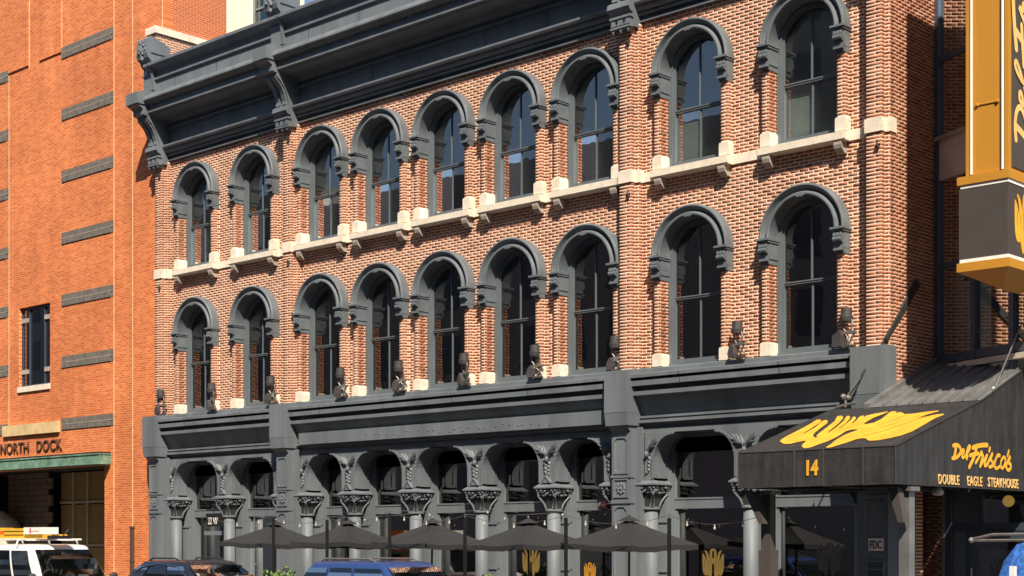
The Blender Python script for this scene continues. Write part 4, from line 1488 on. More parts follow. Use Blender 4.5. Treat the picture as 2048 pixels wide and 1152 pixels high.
for z in (7.0, 11.6):
    MB().tube([(X0 - .1, -.2, z), (-13.2, 1.25, z + .0)], .02, 6).build('wall_bracket', 'black', sg)
MB().cyl((-11.0, .25, 4.9), (-11.0, .25, 6.7), .06, n=10).build('sign_post', 'white', sg)

# entry under the awning ----------------------------------------------------
en = thing('entrance_porch', 'dark framed restaurant entry doors under the awning beside a brick reveal', 'entrance', (-12.5, 1.4, 0))
YE = 1.35
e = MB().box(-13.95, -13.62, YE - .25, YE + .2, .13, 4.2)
e.build('brick_reveal', 'shaded_mortar', en)
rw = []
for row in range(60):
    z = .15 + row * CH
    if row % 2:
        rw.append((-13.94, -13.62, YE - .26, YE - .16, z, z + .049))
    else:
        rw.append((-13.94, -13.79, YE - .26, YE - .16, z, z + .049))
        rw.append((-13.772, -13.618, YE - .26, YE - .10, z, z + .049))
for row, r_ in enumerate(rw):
    inst('brick', boxes_mesh('brick', [tuple(np.array(r_) - np.array([-13.8, -13.8, YE, YE, r_[4], r_[4]]))], M['shaded_red'], (0, 0, 0)), en, (-13.8, YE, r_[4]))
ef = MB()
ef.box(-13.62, -9.6, YE, YE + .12, 3.02, 4.3).box(-13.62, -9.6, YE, YE + .12, 2.30, 2.45).box(-13.62, -13.5, YE - .01, YE + .12, .13, 3.02)
ef.box(-12.98, -12.88, YE, YE + .12, 2.45, 3.02).box(-11.72, -11.6, YE - .01, YE + .12, .13, 3.02)
ef.box(-13.5, -13.2, YE, YE + .1, .13, .4)
ef.build('door_frame', 'navy', en)
dd = MB().box(-13.20, -13.10, YE - .02, YE + .08, .16, 2.28).box(-12.0, -11.9, YE - .02, YE + .08, .16, 2.28).box(-13.1, -12.0, YE - .02, YE + .08, 2.16, 2.28).box(-13.1, -12.0, YE - .02, YE + .08, .16, .5)
dd = dd.build('door', 'navy', en)
MB().quad((-13.1, YE + .02, .5), (-12.0, YE + .02, .5), (-12.0, YE + .02, 2.16), (-13.1, YE + .02, 2.16)).build('door_pane', 'glass_dark', dd)
MB().box(-12.95, -12.1, YE + .05, YE + .06, .6, 1.95).build('door_poster', 'poster', dd)
emblem(lambda x, y, l: (-12.5 + x, YE + .048 - l, 1.50 + y), .24, .25, 'amber', 'black', dd, 'door_emblem')
MB().tube([(-13.06, YE - .08, 1.0), (-13.06, YE - .08, 1.6)], .018, 6).build('handle', 'steel', dd)
MB().quad((-13.5, YE + .03, 2.45), (-11.72, YE + .03, 2.45), (-11.72, YE + .03, 3.02), (-13.5, YE + .03, 3.02)).build('transom_pane', 'glass_dark', en)
MB().quad((-13.5, YE + .03, .4), (-13.2, YE + .03, .4), (-13.2, YE + .03, 2.30), (-13.5, YE + .03, 2.30)).build('side_pane', 'glass_dark', en)
MB().box(-13.9, -9.6, 3.8, 3.9, .1, 5).box(-13.9, -9.6, YE + .1, 3.9, .1, .16).build('vestibule_wall', 'room', en)
MB().box(XR, XR + .3, YE + .2, 3.9, .1, 4.4).build('vestibule_side', 'room', en)
for x, z, lb_ in ((-12.62, 2.86, 'left amber globe lamp glowing behind the entry transom'), (-12.05, 2.84, 'right amber globe lamp glowing behind the entry transom')):
    gl = thing('globe_lamp', lb_, 'lamp', (x, 1.9, z), 'globe lamps behind the entry transom')
    MB().ball((x, 1.9, z), .11, 14).build('globe', 'globe', gl, smooth=True)
    MB().cyl((x, 1.9, z + .1), (x, 1.9, z + .9), .008, n=6).build('stem', 'black', gl)

# FDC plate and notice on the last pier -------------------------------------
fp = thing('fdc_plate', 'pale plate lettered FDC on the pier under the awning', 'sign', (-14.22, -.45, 2.0))
MB().box(-14.23, -13.93, -.462, -.447, 1.93, 2.16).build('plate', 'plate', fp)
place_text('plate_letters', text_mesh('plate_letters', 'FDC', .205, 'char', sx=.66, ext=.003, bold=.004), fp, (-14.205, -.466, 1.972), 'front')
np_ = thing('notice_panel', 'small framed dark notice panel below the FDC plate', 'sign', (-14.22, -.45, 1.6))
MB().box(-14.27, -13.91, -.462, -.447, 1.43, 1.75).build('panel_frame', 'seam_metal', np_)
MB().box(-14.245, -13.935, -.468, -.463, 1.455, 1.58).box(-14.245, -13.935, -.468, -.463, 1.60, 1.725).build('panel_face', 'navy', np_)

# small hanging sign and alarm light in the arcade ----------------------------
hs = thing('hanging_sign', 'black hanging bracket sign with white number 22 W in the first arch', 'sign', (-34.9, -.15, 2.6))
MB().box(-35.15, -34.42, -.13, -.10, 2.52, 2.88).build('sign_plate', 'black', hs)
place_text('sign_letters', text_mesh('sign_letters', '22 W', .27, 'white', sx=.72, ext=.004), hs, (-35.05, -.138, 2.58), 'front')
MB().tube([(-35.15, -.115, 2.98), (-34.42, -.115, 2.98)], .016, 6).tube([(-34.8, -.115, 2.9), (-34.8, -.115, 3.0)], .014, 6).tube([(-34.42, -.115, 2.98), (-34.35, .0, 2.6)], .014, 6).build('bracket', 'black', hs)
al = thing('alarm_light', 'grey and red alarm light by the third storefront pier', 'light', (-20.95, .2, 2.9))
MB().ball((-21.12, .2, 2.86), .10, 10, 1, .8, 1.2).build('alarm_housing', 'lamp_steel', al)
MB().cyl((-21.02, .15, 2.90), (-20.84, .1, 2.90), .075, .095, 12).build('red_lens', 'red', al)
MB().tube([(-21.12, .2, 2.95), (-21.12, .55, 3.0)], .02, 6).build('arm', 'lamp_steel', al)

# ------------------------------------------------------------------ umbrellas, posts, lights, planters
ux = [-17.1 - 1.36, -19.5 - 1.56, -22.2 - 1.80, -24.8 - 2.0, -27.25 - 2.25]
ulab = ['charcoal patio umbrella nearest the black awning, at the right end of its row', 'charcoal umbrella second from the right, left of the one nearest the awning',
        'middle charcoal umbrella of the five in the patio row', 'charcoal umbrella behind the blue car roof, second from the left', 'charcoal umbrella at the left end of the row, by the second storefront pier']


def make_umbrella():
    t_ = thing('patio_umbrella', 'umbrella', 'umbrella', (0, 0, 0), 'charcoal umbrellas over the pavement patio')
    S, zt, ze = .95, 2.53, 2.05
    c_ = MB()
    n = 10
    cor = [(-S, -S), (S, -S), (S, S), (-S, S)]
    for q in range(4):
        a0, a1 = Vector((*cor[q], 0)), Vector((*cor[(q + 1) % 4], 0))

        def P(t, e_):
            p = a0.lerp(a1, e_) * t
            edge = 4 * e_ * (1 - e_)
            p = p * (1 - .10 * edge * t)
            z = zt + (ze - zt) * (t ** .88) - .035 * edge * math.sin(PI * t) - .015 * edge * t + .012 * math.sin(9 * e_ + q * 2.1) * t * t
            return (p.x, p.y, z)
        for i in range(n):
            for j in range(8):
                c_.quad(P(i / n, j / 8), P((i + 1) / n, j / 8), P((i + 1) / n, (j + 1) / 8), P(i / n, (j + 1) / 8))
        for j in range(8):
            A, B = P(1, j / 8), P(1, (j + 1) / 8)
            c_.quad(A, B, (B[0], B[1], B[2] - .11 + .012 * (j % 2)), (A[0], A[1], A[2] - .11 + .012 * ((j + 1) % 2)))
    c_.build('canopy', 'fabric', t_)
    v_ = MB()
    for q in range(4):
        a0, a1 = cor[q], cor[(q + 1) % 4]
        v_.add([(0, 0, zt + .075), (a0[0] * .17, a0[1] * .17, zt - .035), (a1[0] * .17, a1[1] * .17, zt - .035)], [(0, 1, 2)])
    v_.build('vent_cap', 'fabric', t_)
    MB().cyl((0, 0, .13), (0, 0, 2.50), .022, n=8).build('pole', 'black', t_)
    MB().ball((0, 0, 2.62), .028, 8).cyl((0, 0, 2.56), (0, 0, 2.62), .012, n=6).build('finial', 'steel', t_)
    for q in range(4):
        MB().tube([(cor[q][0] * .05, cor[q][1] * .05, 2.44), (cor[q][0] * .98, cor[q][1] * .98, 2.045)], .010, 5).build('rib', 'black', t_)
    MB().lathe((0, 0, .13), [(.26, 0), (.26, .05), (.06, .08), (.04, .3)], 14).build('umbrella_base', 'black', t_)
    return t_


um = make_umbrella()
ut = tree_of(um)
for i, x in enumerate(ux):
    o = um if i == 0 else copy_tree(um, None, (x, -2.2, 0), ut)
    o.location = (x, -2.2, jit(.02))
    o['label'] = ulab[i]
    o.rotation_euler = (jit(.03), jit(.03), jit(.14))

ppx = [(-30.6, 2.66), (-27.85, 2.66), (-25.95, 2.58), (-23.9, 2.70), (-21.65, 2.58), (-18.95, 2.55), (-16.5, 2.52)]
plab = ['black light post left of the umbrellas, under the hanging sign', 'black light post before the leftmost umbrella', 'black light post between the two left umbrellas',
        'black light post left of the middle umbrella', 'black light post right of the middle umbrella', 'black light post between the two right umbrellas', 'black light post at the right end before the emblem window']
for i, ((x, zt), lb_) in enumerate(zip(ppx, plab)):
    t_ = thing('light_post', lb_, 'post', (x, -3.5, .13), 'black posts carrying the string lights')
    MB().box(x - .026, x + .026, -3.526, -3.474, .13, zt).build('post', 'black', t_)
    MB().box(x - .10, x + .10, -3.6, -3.4, .13, .17).build('post_foot', 'black', t_)
    MB().cyl((x, -3.5, zt), (x, -3.5, zt + .08), .012, n=6).build('eye_hook', 'steel', t_)
slight = thing('string_lights', 'thin string of small bulbs hung from post to post over the patio', 'string lights', (-23, -3.5, 2.5))
chain = [Vector((x, -3.5, zt + .05)) for x, zt in ppx] + [Vector((-14.45, -3.6, 2.55))]
wv = MB()
bb = 0
for a_, b_ in zip(chain[:-1], chain[1:]):
    pts = [a_.lerp(b_, k / 10) - Vector((0, 0, .16 * 4 * (k / 10) * (1 - k / 10))) for k in range(11)]
    wv.tube(pts, .006, 4)
    for k in (2, 5, 8):
        MB().ball(pts[k] - Vector((0, 0, .07)), .023, 8, 1, 1, 1.3).cyl(pts[k], pts[k] - Vector((0, 0, .05)), .012, n=6).build('bulb', 'bulb', slight)
for x, zt, tx, tz in ((-25.95, 2.6, -24.6, 3.0), (-21.65, 2.6, -20.3, 2.95), (-23.9, 2.72, -22.4, 3.0)):
    a_, b_ = Vector((x, -3.5, zt + .05)), Vector((tx, -.25, tz))
    pts = [a_.lerp(b_, k / 8) - Vector((0, 0, .12 * 4 * (k / 8) * (1 - k / 8))) for k in range(9)]
    wv.tube(pts, .006, 4)
    for k in (2, 5):
        MB().ball(pts[k] - Vector((0, 0, .07)), .023, 8, 1, 1, 1.3).build('bulb', 'bulb', slight)
wv.build('wire', 'steel', slight)

plx = [(-27.2, 1.50, 'leafy green planter shrub at the left of the patio, between the parked cars'), (-25.2, 1.36, 'planter shrub hidden low behind the blue car roof'),
       (-20.6, 1.44, 'leafy green planter shrub below the third storefront pier'), (-18.2, 1.38, 'planter shrub low below the rightmost umbrella')]
lrng = random.Random(11)
for x, zt, lb_ in plx:
    t_ = thing('planter_shrub', lb_, 'shrub', (x, -3.75, .13), 'shrubs in planter boxes along the patio')
    MB().box(x - .6, x + .6, -4.0, -3.55, .13, .75).build('planter_box', 'black', t_)
    lv = MB()
    for k in range(520):
        a_ = lrng.uniform(0, 2 * PI)
        rr_ = math.sqrt(lrng.random())
        px_, py_ = x + .62 * rr_ * math.cos(a_), -3.78 + .27 * rr_ * math.sin(a_)
        pz_ = .75 + (zt - .75) * lrng.random() ** .7 * (1 - .25 * rr_ + .12 * math.sin(px_ * 9))
        d1 = Vector((lrng.uniform(-1, 1), lrng.uniform(-1, 1), lrng.uniform(-.3, 1))).normalized() * .06
        d2 = d1.orthogonal().normalized() * .028
        c_ = Vector((px_, py_, pz_))
        lv.quad(c_ - d1, c_ + d2, c_ + d1, c_ - d2)
    tag(lv.build('foliage', 'leaf', t_), kind='stuff')
    MB().tube([(x - .3, -3.78, .7), (x - .25, -3.78, 1.1)], .015, 5).tube([(x + .2, -3.78, .7), (x + .3, -3.78, 1.1)], .015, 5).build('stem', 'iron', t_)


# ------------------------------------------------------------------ vehicles (nose towards +X)
def wheels(t_, xs_, y0, y1, r, z0=0):
    for x in xs_:
        for y, s in ((y0, -1), (y1, 1)):
            wl = MB().cyl((x, y - .11, r), (x, y + .11, r), r, n=22).build('wheel', 'rubber', t_, loc=(x, y, r))
            rm = MB().cyl((x, y + s * .105, r), (x, y + s * .118, r), r * .62, n=18)
            for k in range(5):
                a_ = k * 2 * PI / 5
                rm.cyl((x, y + s * .118, r), (x + r * .55 * math.cos(a_), y + s * .125, r + r * .55 * math.sin(a_)), .03, .045, 6)
            rm.build('rim', 'chrome', wl)


def loft(mb, loops):
    n = len(loops[0])
    vv = [p for l in loops for p in l]
    ff = []
    for i in range(len(loops) - 1):
        for j in range(n):
            ff.append((i * n + j, i * n + (j + 1) % n, (i + 1) * n + (j + 1) % n, (i + 1) * n + j))
    ff.append(tuple(range(n - 1, -1, -1)))
    ff.append(tuple((len(loops) - 1) * n + j for j in range(n)))
    return mb.add(vv, ff)


def rrect(x0, x1, y0, y1, z, r, k=4, zf=None):
    pts = []
    for cx_, cy_, a0 in ((x1 - r, y1 - r, 0), (x0 + r, y1 - r, PI / 2), (x0 + r, y0 + r, PI), (x1 - r, y0 + r, 1.5 * PI)):
        for i in range(k + 1):
            a_ = a0 + PI / 2 * i / k
            pts.append((cx_ + r * math.cos(a_), cy_ + r * math.sin(a_), z))
    return pts


def bil(q, u_, v_):
    a_, b_, c_, d_ = (Vector(p) for p in q)
    return (a_.lerp(b_, u_)).lerp(d_.lerp(c_, u_), v_)


def patch(q, u0, u1, v0, v1, off):
    """panel on the face q (a b c d = bottom left, bottom right, top right, top left), lifted outwards"""
    p = [bil(q, u0, v0), bil(q, u1, v0), bil(q, u1, v1), bil(q, u0, v1)]
    n_ = (p[1] - p[0]).cross(p[3] - p[0]).normalized() * off
    return [x + n_ for x in p]


def car(name, label, cat, paint, xf, L, y0, y1, belt, roof, hood_z, xs_cab, rails=True, trim='plastic', splits=(.30, .62), wind=(.05, .95), group='cars parked along the kerb', tumble=.20, boxy=0):
    """xs_cab = cabin x at belt rear, roof rear, roof front, belt front, as distances back from the nose"""
    t_ = thing(name, label, cat, (xf - L / 2, (y0 + y1) / 2, 0), group)
    xr = xf - L
    B = MB()
    loft(B, [rrect(xr + .10, xf - .10, y0 + .06, y1 - .06, .22, .18), rrect(xr + .0, xf - .0, y0, y1, .45, .22), rrect(xr + .0, xf - .02, y0, y1, .75, .24), rrect(xr + .06, xf - .10, y0 + .02, y1 - .02, hood_z - .06, .28), rrect(xr + .14, xf - .24, y0 + .07, y1 - .07, hood_z, .30)])
    B.build('body', paint, t_, smooth=False)
    br, rr_, rf_, bf = (xf - d for d in xs_cab)
    ya, yb = y0 + .05, y1 - .05
    ta, tb_ = ya + tumble, yb - tumble
    G = MB()
    loops = []
    for k in range(6):
        t = k / 5
        e_ = t * t
        loops.append(rrect(br + (rr_ - br) * t, bf + (rf_ - bf) * t, ya + (ta - ya) * (t ** 1.5), yb + (tb_ - yb) * (t ** 1.5), hood_z - .05 + (roof - .07 - hood_z + .05) * t, .10 + .03 * t))
    lx0, lx1 = rr_, rf_
    loops.append(rrect(lx0 + .03, lx1 - .06, ta + .03, tb_ - .03, roof - .035, .14))
    loops.append(rrect(lx0 + .10, lx1 - .20, ta + .10, tb_ - .10, roof - .012, .16))
    loops.append(rrect(lx0 + .35, lx1 - .50, ta + .32, tb_ - .32, roof, .16))
    loft(G, loops)
    cb = G.build('cabin', paint, t_, smooth=True)
    zb_, zt_ = hood_z - .02, roof - .10
    tt = (zt_ - hood_z + .05) / (roof - .07 - hood_z + .05)

    def pt(front, left, zfrac):
        x_ = (bf + (rf_ - bf) * zfrac) if front else (br + (rr_ - br) * zfrac)
        y_ = (yb + (tb_ - yb) * zfrac ** 1.5) if left else (ya + (ta - ya) * zfrac ** 1.5)
        return (x_, y_, hood_z - .05 + (roof - .07 - hood_z + .05) * zfrac)
    z0f, z1f = .06, .93
    near = [pt(0, 0, z0f), pt(1, 0, z0f), pt(1, 0, z1f), pt(0, 0, z1f)]
    far = [pt(1, 1, z0f), pt(0, 1, z0f), pt(0, 1, z1f), pt(1, 1, z1f)]
    frt = [pt(1, 0, z0f), pt(1, 1, z0f), pt(1, 1, z1f), pt(1, 0, z1f)]
    rer = [pt(0, 1, z0f), pt(0, 0, z0f), pt(0, 0, z1f), pt(0, 1, z1f)]

    def pane(q, u0, u1, v0, v1, nm):
        m_, bk_ = MB(), MB()
        n_ = 6

        def at(u_, v_, off):
            p = patch(q, u0, u1, v0, v1, off)
            c_ = bil(p, u_, v_)
            return tuple(c_)
        # bow the panel outwards so it follows the cabin's curve
        for j in range(n_):
            bow0, bow1 = .10 * (j / n_) * (1 - j / n_), .10 * ((j + 1) / n_) * (1 - (j + 1) / n_)
            m_.quad(at(0, j / n_, .022 + bow0), at(1, j / n_, .022 + bow0), at(1, (j + 1) / n_, .022 + bow1), at(0, (j + 1) / n_, .022 + bow1))
            bk_.quad(at(-.012, j / n_, .012 + bow0), at(1.012, j / n_, .012 + bow0), at(1.012, (j + 1) / n_, .012 + bow1), at(-.012, (j + 1) / n_, .012 + bow1))
        o_ = m_.build(nm, 'car_glass', t_)
        bk_.build('window_seal', 'plastic', o_)
        return o_
    s0, s1 = splits
    pane(near, .04, s0 - .02, .02, .96, 'side_window')
    pane(near, s0 + .02, s1 - .015, .02, .97, 'side_window')
    pane(near, s1 + .015, .94, .02, .96, 'side_window')
    pane(far, .06, 1 - s1 - .015, .02, .96, 'side_window')
    pane(far, 1 - s1 + .015, 1 - s0 - .02, .02, .97, 'side_window')
    pane(far, 1 - s0 + .02, .96, .02, .96, 'side_window')
    pane(frt, wind[0], wind[1], .0, .98, 'windscreen')
    pane(rer, .08, .92, .12, .95, 'rear_window')
    if trim == 'chrome':
        for q, us in ((near, (.03, .95)),):
            p = patch(q, us[0], us[1], .0, 1.0, .03)
            pts = [bil(p, 0, 0), bil(p, .04, .55), bil(p, .14, .92), bil(p, .5, 1.05), bil(p, .86, .95), bil(p, .97, .6), bil(p, 1.0, 0)]
            pts = [x + Vector((0, -.012, 0)) for x in pts]
            MB().tube(pts, .014, 6).build('window_trim', 'chrome', t_)
    if rails:
        for y in (ta + .10, tb_ - .10):
            q0, q1 = rr_ + .18, rf_ - .30
            MB().tube([(q0, y, roof - .03), (q0 + .16, y, roof + .035), (q1 - .2, y, roof + .035), (q1, y, roof - .03)], .018, 6).build('roof_rail', 'lamp_steel' if trim == 'plastic' else 'plastic', t_)
    for y, s in ((y0, -1), (y1, 1)):
        mm = MB().ball((bf - .12, y + s * .10, hood_z + .10), .11, 10, .7, 1.0, .8)
        mm.build('mirror', 'plastic', t_)
        MB().ball((xf - .12, y - s * .28, .66), .13, 10, .7, 1.3, .6).build('headlight', 'bulb', t_)
        MB().box(xr - .01, xr + .08, min(y - s * .05, y - s * .28), max(y - s * .05, y - s * .28), .70, .95).build('tail_light', 'red', t_)
    MB().box(xf - .03, xf + .015, y0 + .45, y1 - .45, .50, .72).build('grille', 'plastic', t_)
    MB().box(xf - .06, xf + .03, y0 + .12, y1 - .12, .30, .46).build('bumper', 'plastic', t_)
    wheels(t_, (xf - .85, xr + .85), y0 + .10, y1 - .10, .35)
    return t_


car('parked_suv', 'bright blue SUV with silver roof rails parked in front of the umbrellas', 'suv', 'car_blue', -18.5, 4.55, -7.05, -5.25, 1.0, 1.74, 1.04, (4.45, 4.05, 1.95, 1.15), splits=(.30, .60))
car('parked_suv', 'dark navy SUV with chrome window trim parked beside the grey corner pier', 'suv', 'car_dark', -24.3, 4.80, -7.05, -5.20, 1.0, 1.71, 1.05, (4.70, 3.95, 2.30, 1.30), trim='chrome', splits=(.28, .62))
van = car('parked_van', 'white work van with ladders on its roof parked by the loading dock', 'van', 'car_white', -30.55, 5.6, -7.15, -5.2, 1.1, 2.04, 1.18, (5.55, 5.45, 2.0, 1.30), rails=False, splits=(.35, .72), tumble=.16, group=None)
# roof rack of the van
rk = MB()
for x in (-35.75, -34.45, -33.15):
    rk.tube([(x, -7.0, 2.0), (x, -6.95, 2.14), (x, -5.4, 2.14), (x, -5.35, 2.0)], .022, 6)
rk.tube([(-36.05, -6.9, 2.15), (-32.85, -6.9, 2.15)], .02, 6).tube([(-36.05, -5.45, 2.15), (-32.85, -5.45, 2.15)], .02, 6)
rk.build('roof_rack', 'white', van)
ld = thing('ladder', 'yellow extension ladder strapped flat on the white van roof rack', 'ladder', (-34.25, -6.3, 2.2))
for y in (-6.5, -6.08):
    MB().box(-36.75, -32.45, y - .02, y + .02, 2.17, 2.27).build('rail', 'ladder_y', ld)
for k in range(12):
    MB().cyl((-36.55 + k * .35, -6.5, 2.22), (-36.55 + k * .35, -6.08, 2.22), .016, n=6).build('rung', 'lamp_steel', ld)
MB().box(-32.55, -32.30, -6.53, -6.05, 2.16, 2.24).build('ladder_foot', 'black', ld)
MB().tube([(-32.35, -6.3, 2.18), (-32.00, -6.3, 2.38)], .014, 6).build('ladder_hook', 'steel', ld)
bx = thing('yellow_case', 'long yellow tool case lying on the van ladder', 'case', (-34.15, -6.3, 2.3))
MB().box(-34.55, -33.65, -6.55, -6.1, 2.275, 2.42).build('case_body', 'ladder_y', bx)
MB().box(-34.56, -33.64, -6.56, -6.09, 2.34, 2.355).build('case_seam', 'black', bx)
bx = thing('white_box', 'white printed cardboard box on the front of the van roof rack', 'box', (-33.15, -6.35, 2.28))
MB().box(-33.55, -32.75, -6.58, -6.12, 2.275, 2.44).build('carton', 'white', bx)
MB().box(-33.55 + .28, -33.55 + .33, -6.584, -6.581, 2.29, 2.43).box(-33.30, -32.85, -6.584, -6.581, 2.34, 2.352).build('print_mark', 'red', bx)
bx = thing('orange_case', 'orange red plastic case under the yellow case on the van roof', 'case', (-35.65, -6.3, 2.2))
MB().box(-36.25, -34.85, -6.6, -6.0, 2.275, 2.36).build('case_body', 'ladder_o', bx)
MB().box(-36.25, -34.90, -6.6, -6.1, 2.362, 2.44).build('case_lid', 'ladder_y', bx)

tk = thing('utility_truck', 'truck with silver rack bars and a crumpled blue cover at the right edge', 'truck', (-7.0, -6.3, 0))
tb = MB()
loft(tb, [rrect(-8.75, -4.0, -7.2, -5.2, .35, .15), rrect(-8.8, -3.95, -7.25, -5.15, .7, .15), rrect(-8.75, -4.0, -7.22, -5.2, 1.25, .15)])
tb.build('bed', 'car_dark', tk)
cv = MB()
rr = random.Random(4)
nx, ny = 14, 12
pt_ = {}
for i in range(nx + 1):
    for j in range(ny + 1):
        u_, v_ = i / nx, j / ny
        e_ = min(1, 6 * min(u_, 1 - u_)) * min(1, 6 * min(v_, 1 - v_))
        pt_[i, j] = (-8.85 + 2.4 * u_, -7.05 + 1.7 * v_, 1.2 + .92 * e_ ** .45 + rr.uniform(-.05, .05) * e_)
for i in range(nx):
    for j in range(ny):
        cv.quad(pt_[i, j], pt_[i + 1, j], pt_[i + 1, j + 1], pt_[i, j + 1])
cv.build('blue_cover', 'blue_cloth', tk, smooth=False)
MB().box(-8.44, -8.37, -7.12, -7.06, 1.66, 1.79).build('cover_tag', 'white', tk)
MB().box(-6.2, -4.2, -7.15, -5.25, 1.25, 1.95).build('cab', 'car_dark', tk)
MB().tube([(-9.42, -6.2, 2.12), (-9.1, -6.2, 2.19), (-6.5, -6.2, 2.21)], .022, 6).tube([(-9.42, -6.2, 2.11), (-6.5, -6.2, 2.14)], .02, 6).ball((-9.40, -6.2, 2.115), .045, 8).tube([(-7.8, -6.2, 1.3), (-7.8, -6.2, 2.15)], .025, 6).build('rack_bar', 'lamp_steel', tk)
wheels(tk, (-8.2, -5.0), -7.1, -5.3, .38)

# ------------------------------------------------------------------ orange brick building on the left
ob = thing('orange_building', 'tall orange brick building with NORTH DOCK loading entrance', 'building', (-45, 0, 0))
XO = -37.42
w_ = MB()
hx0, hx1, hz = -52.0, -40.50, 4.43          # dock opening
wx0, wx1, wz0, wz1 = -45.58, -43.65, 7.13, 9.70
for x0, x1, z0, z1 in ((-64, hx0, 0, 26), (hx1, XO, 0, 26), (hx0, wx0, hz, 26), (wx0, wx1, hz, wz0), (wx0, wx1, wz1, 26), (wx1, hx1, hz, 26)):
    w_.box(x0, x1, .0, .35, z0, z1)
w_.build('front_wall', 'orange', ob)
MB().box(XO - .004, XO - .001, .005, 2.25, .1, 26).build('return_wall', 'orange_side', ob)
MB().box(-64, XO - .01, 2.0, 2.25, .1, 26).box(-64, XO - .01, .35, 2.0, 25.8, 26).build('rear_wall', 'orange_side', ob) if False else None
MB().box(-52.2, XO - .01, .36, 2.24, 5.0, 25.9).build('building_core', 'room', ob)
# raised upper panel whose lower edge throws the thin dark line
MB().box(-46.22, -44.95, -.045, .0, 17.5, 26).build('brick_panel', 'orange', ob)
MB().box(-44.25, -42.95, -.045, .0, 17.5, 26).build('brick_panel', 'orange', ob)
for x, z0, z1 in ((-46.22, 4.6, 26), (-44.91, 17.4, 26), (-42.94, 17.4, 26), (-39.98, .2, 26), (-38.98, .2, 26), (XO - .02, 13, 26)):
    MB().box(x - .016, x + .016, -.006, .01, z0, z1).build('control_joint', 'joint', ob)
for k in range(7):
    zb = 5.60 + 1.945 * k
    for x0, x1 in ((-42.93, -40.00), (-49.6, -46.24)):
        bn = MB().box(x0, x1, -.012, .02, zb, zb + .37).build('block_band', 'band', ob)
        rb = MB()
        q = int((x1 - x0) / .20)
        for j in range(q):
            for zz in (.012, .195):
                rb.box(x0 + j * .20 + .01, x0 + j * .20 + .188, -.03, -.012, zb + zz, zb + zz + .16)
        tag(rb.build('ribbed_block', 'band', bn), kind='stuff')
        MB().box(x0 + .01, x1 - .01, -.034, -.029, zb + .176, zb + .194).build('band_joint', 'stone_grey', bn)
# tall dark window
wd = MB().box(wx0, wx0 + .06, .10, .2, wz0, wz1).box(wx1 - .06, wx1, .10, .2, wz0, wz1).box(wx0 + .06, wx1 - .06, .10, .2, wz0, wz0 + .06).box(wx0 + .06, wx1 - .06, .10, .2, wz1 - .06, wz1)
wd = wd.build('window', 'navy', ob)
m1, m2 = wx0 + .50, wx1 - .50
MB().box(m1 - .02, m1 + .02, .09, .2, wz0 + .06, wz1 - .06).box(m2 - .02, m2 + .02, .09, .2, wz0 + .06, wz1 - .06).build('mullion', 'navy', wd)
for xa, xb in ((wx0 + .02, m1 - .02), (m2 + .02, wx1 - .02)):
    for z in (7.55, 9.22):
        MB().box(xa, xb, .075, .2, z, z + .14).build('crossbar', 'stone_grey', wd)
for xa, xb in ((wx0 + .06, m1 - .02), (m1 + .02, m2 - .02), (m2 + .02, wx1 - .06)):
    MB().quad((xa, .14, wz0 + .06), (xb, .14, wz0 + .06), (xb, .14, wz1 - .06), (xa, .14, wz1 - .06)).build('pane', 'glass_dark', wd)
MB().box(wx0 - .02, wx1 + .02, -.06, .2, 6.95, 7.125).build('window_sill', 'stone', ob)
MB().box(-46.5, -43.05, -.10, .02, 5.55, 5.90).build('stone_panel', mat('buff_stone', (.62, .46, .24), .85, noise=.15, dirt=.4, dirtcol=(.40, .30, .18)), ob)
for w_, x_ in (('NORTH', -46.75), ('DOCK', -44.45)):
    place_text('dock_word', text_mesh('dock_word', w_, .50, 'char', sx=1.03, ext=.02, spacing=1.04), ob, (x_, -.03, 4.99), 'front')
cb_ = MB().box(-52, -40.15, -.42, .02, 4.46, 4.72).box(-52, -40.13, -.45, .02, 4.72, 4.76).box(-52, -40.13, -.45, -.05, 4.43, 4.46)
cb_.build('dock_canopy', 'patina', ob)
MB().box(-52, -40.15, -.43, .02, 4.765, 4.80).build('canopy_flashing', 'black', ob)
# dock interior
di = MB().box(-52.2, -40.3, 7.0, 7.1, .1, 4.6).box(-52.2, -40.3, .4, 7.1, 4.5, 4.98).box(-40.48, -40.3, .36, 7.1, .1, 4.5).box(-52.3, -52.1, .36, 7.1, .1, 4.5)
di.build('dock_room', 'room_grey', ob)
MB().box(-52.2, -40.3, .0, 7.1, .02, .10).build('dock_floor', 'concrete', ob)
for k in range(22):
    z = .2 + k * .195
    MB().box(-49.9, -47.0 - (.25 if k % 3 == 0 else 0), 2.0, 2.08, z, z + .18).build('dock_board', 'timber', ob)
for x0, x1 in ((-47.05, -45.35), (-45.25, -43.5), (-43.4, -41.9)):
    for z0, z1 in ((.2, 1.9), (2.0, 3.35), (3.45, 4.45)):
        MB().box(x0, x1, 2.4, 2.46, z0, z1).build('dock_panel', 'tan_panel', ob)
rb = MB()
for x in (-45.30, -43.45, -46.2):
    rb.box(x - .06, x + .06, 2.34, 2.42, .2, 4.45)
for z in (1.93, 3.39):
    rb.box(-47.05, -41.9, 2.35, 2.43, z, z + .09)
rb.build('dock_stud', 'tan_rib', ob)
MB().tube([(-42.0, 1.2, 4.5), (-42.0, 1.2, 3.6), (-42.3, 1.2, 3.2)], .05, 8).ball((-42.1, 1.2, 3.3), .22, 10).build('dock_hoist', 'black', ob)
MB().box(-50.3, -49.9, .4, 1.2, .1, 4.5).build('dock_column', 'stone_grey', ob)
cn = MB()
cn.lathe((-49.4, 1.2, .1), [(1.0, 1.9), (1.0, 2.3), (.75, 2.75), (.3, 3.05), (.05, 3.1)], 18)
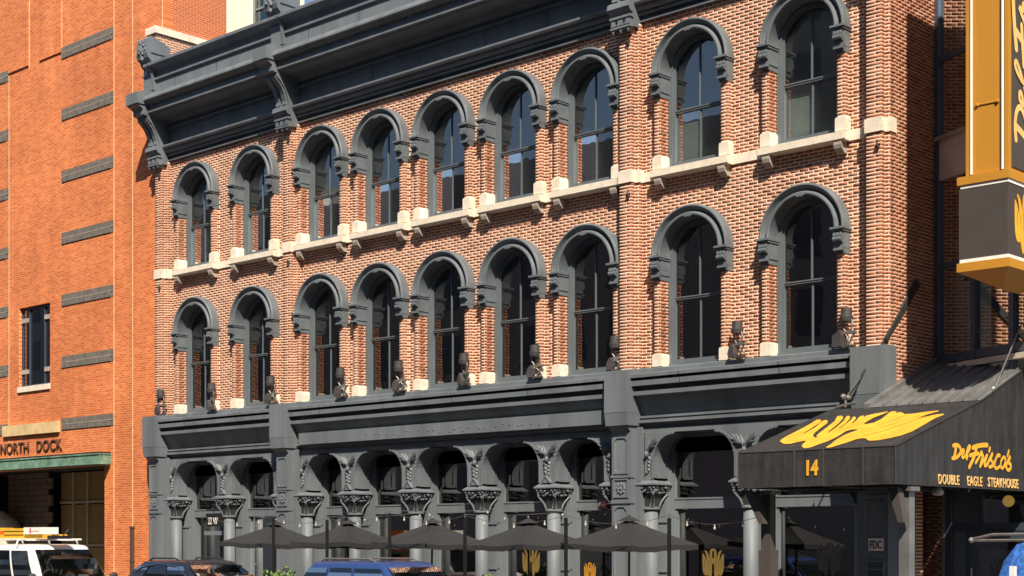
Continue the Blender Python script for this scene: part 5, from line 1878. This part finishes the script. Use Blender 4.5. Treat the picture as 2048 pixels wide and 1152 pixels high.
tag(cn.build('white_dome', 'stone'), 'pale rounded dome top showing behind the van at the left edge', 'tank')
dp = thing('downpipe', 'thin dark downpipe on the orange wall beside the grey corner pier', 'pipe', (-38.94, -.06, 0))
MB().box(-38.98, -38.88, -.10, -.01, .13, 2.55).build('pipe', 'iron', dp)
MB().box(-39.0, -38.86, -.11, -.005, 1.5, 1.55).box(-39.0, -38.86, -.11, -.005, 2.5, 2.55).build('pipe_strap', 'iron', dp)

# ------------------------------------------------------------------ pale building beyond
pb = thing('pale_tower', 'cream tower with a teal glass strip rising behind the brick cornice', 'building', (-67, 25, 0))
MB().box(-76, -66.25, 25, 26.2, 0, 60).box(-66.25, -63.0, 25.6, 26.2, 0, 60).build('tower_wall', 'cream_wall', pb)
tw = MB()
for k in range(12):
    tw.box(-66.24, -63.0, 25.36, 25.62, 4.0 * k + 2.78, 4.0 * k + 2.9)
tw.box(-66.24, -66.08, 25.3, 25.62, 0, 60).box(-64.72, -64.62, 25.35, 25.62, 0, 60)
tw.build('glass_frame', 'seam_metal', pb)
for k in range(12):
    for x0, x1 in ((-66.05, -64.75), (-64.6, -63.0)):
        MB().quad((x0, 25.4, 4.0 * k + 2.9), (x1, 25.4, 4.0 * k + 2.9), (x1, 25.4, 4.0 * k + 6.7), (x0, 25.4, 4.0 * k + 6.7)).build('pane', 'teal_glass', pb)
MB().box(-66.2, -63.0, 25.55, 25.59, 0, 60).build('inner_wall', 'teal_back', pb)

# ------------------------------------------------------------------ across the street (seen in the glass; tallest made high to block sky light)
for x0, x1, h, lb_ in ((-125, -72, 24, 'grey brick block across the street far to the left'), (-71.5, -40, 22.5, 'grey brick block across the street facing the storefront'), (-39.5, 60, 38, 'unseen grey brick block across the street, made tall to block sky light')):
    o = thing('opposite_block', lb_, 'building', ((x0 + x1) / 2, -34, 0))
    MB().box(x0, x1, -44, -34, 0, h).build('block_wall', 'dark_brick', o)
    wv = MB()
    for i in range(int((x1 - x0 - 2) / 3)):
        for j in range(int((h - 5) / 3.6)):
            wv.box(x0 + 1.6 + i * 3, x0 + 3.0 + i * 3, -34.02, -33.98, 4.2 + j * 3.6, 6.4 + j * 3.6)
    tag(wv.build('block_windows', 'navy', o), kind='stuff')
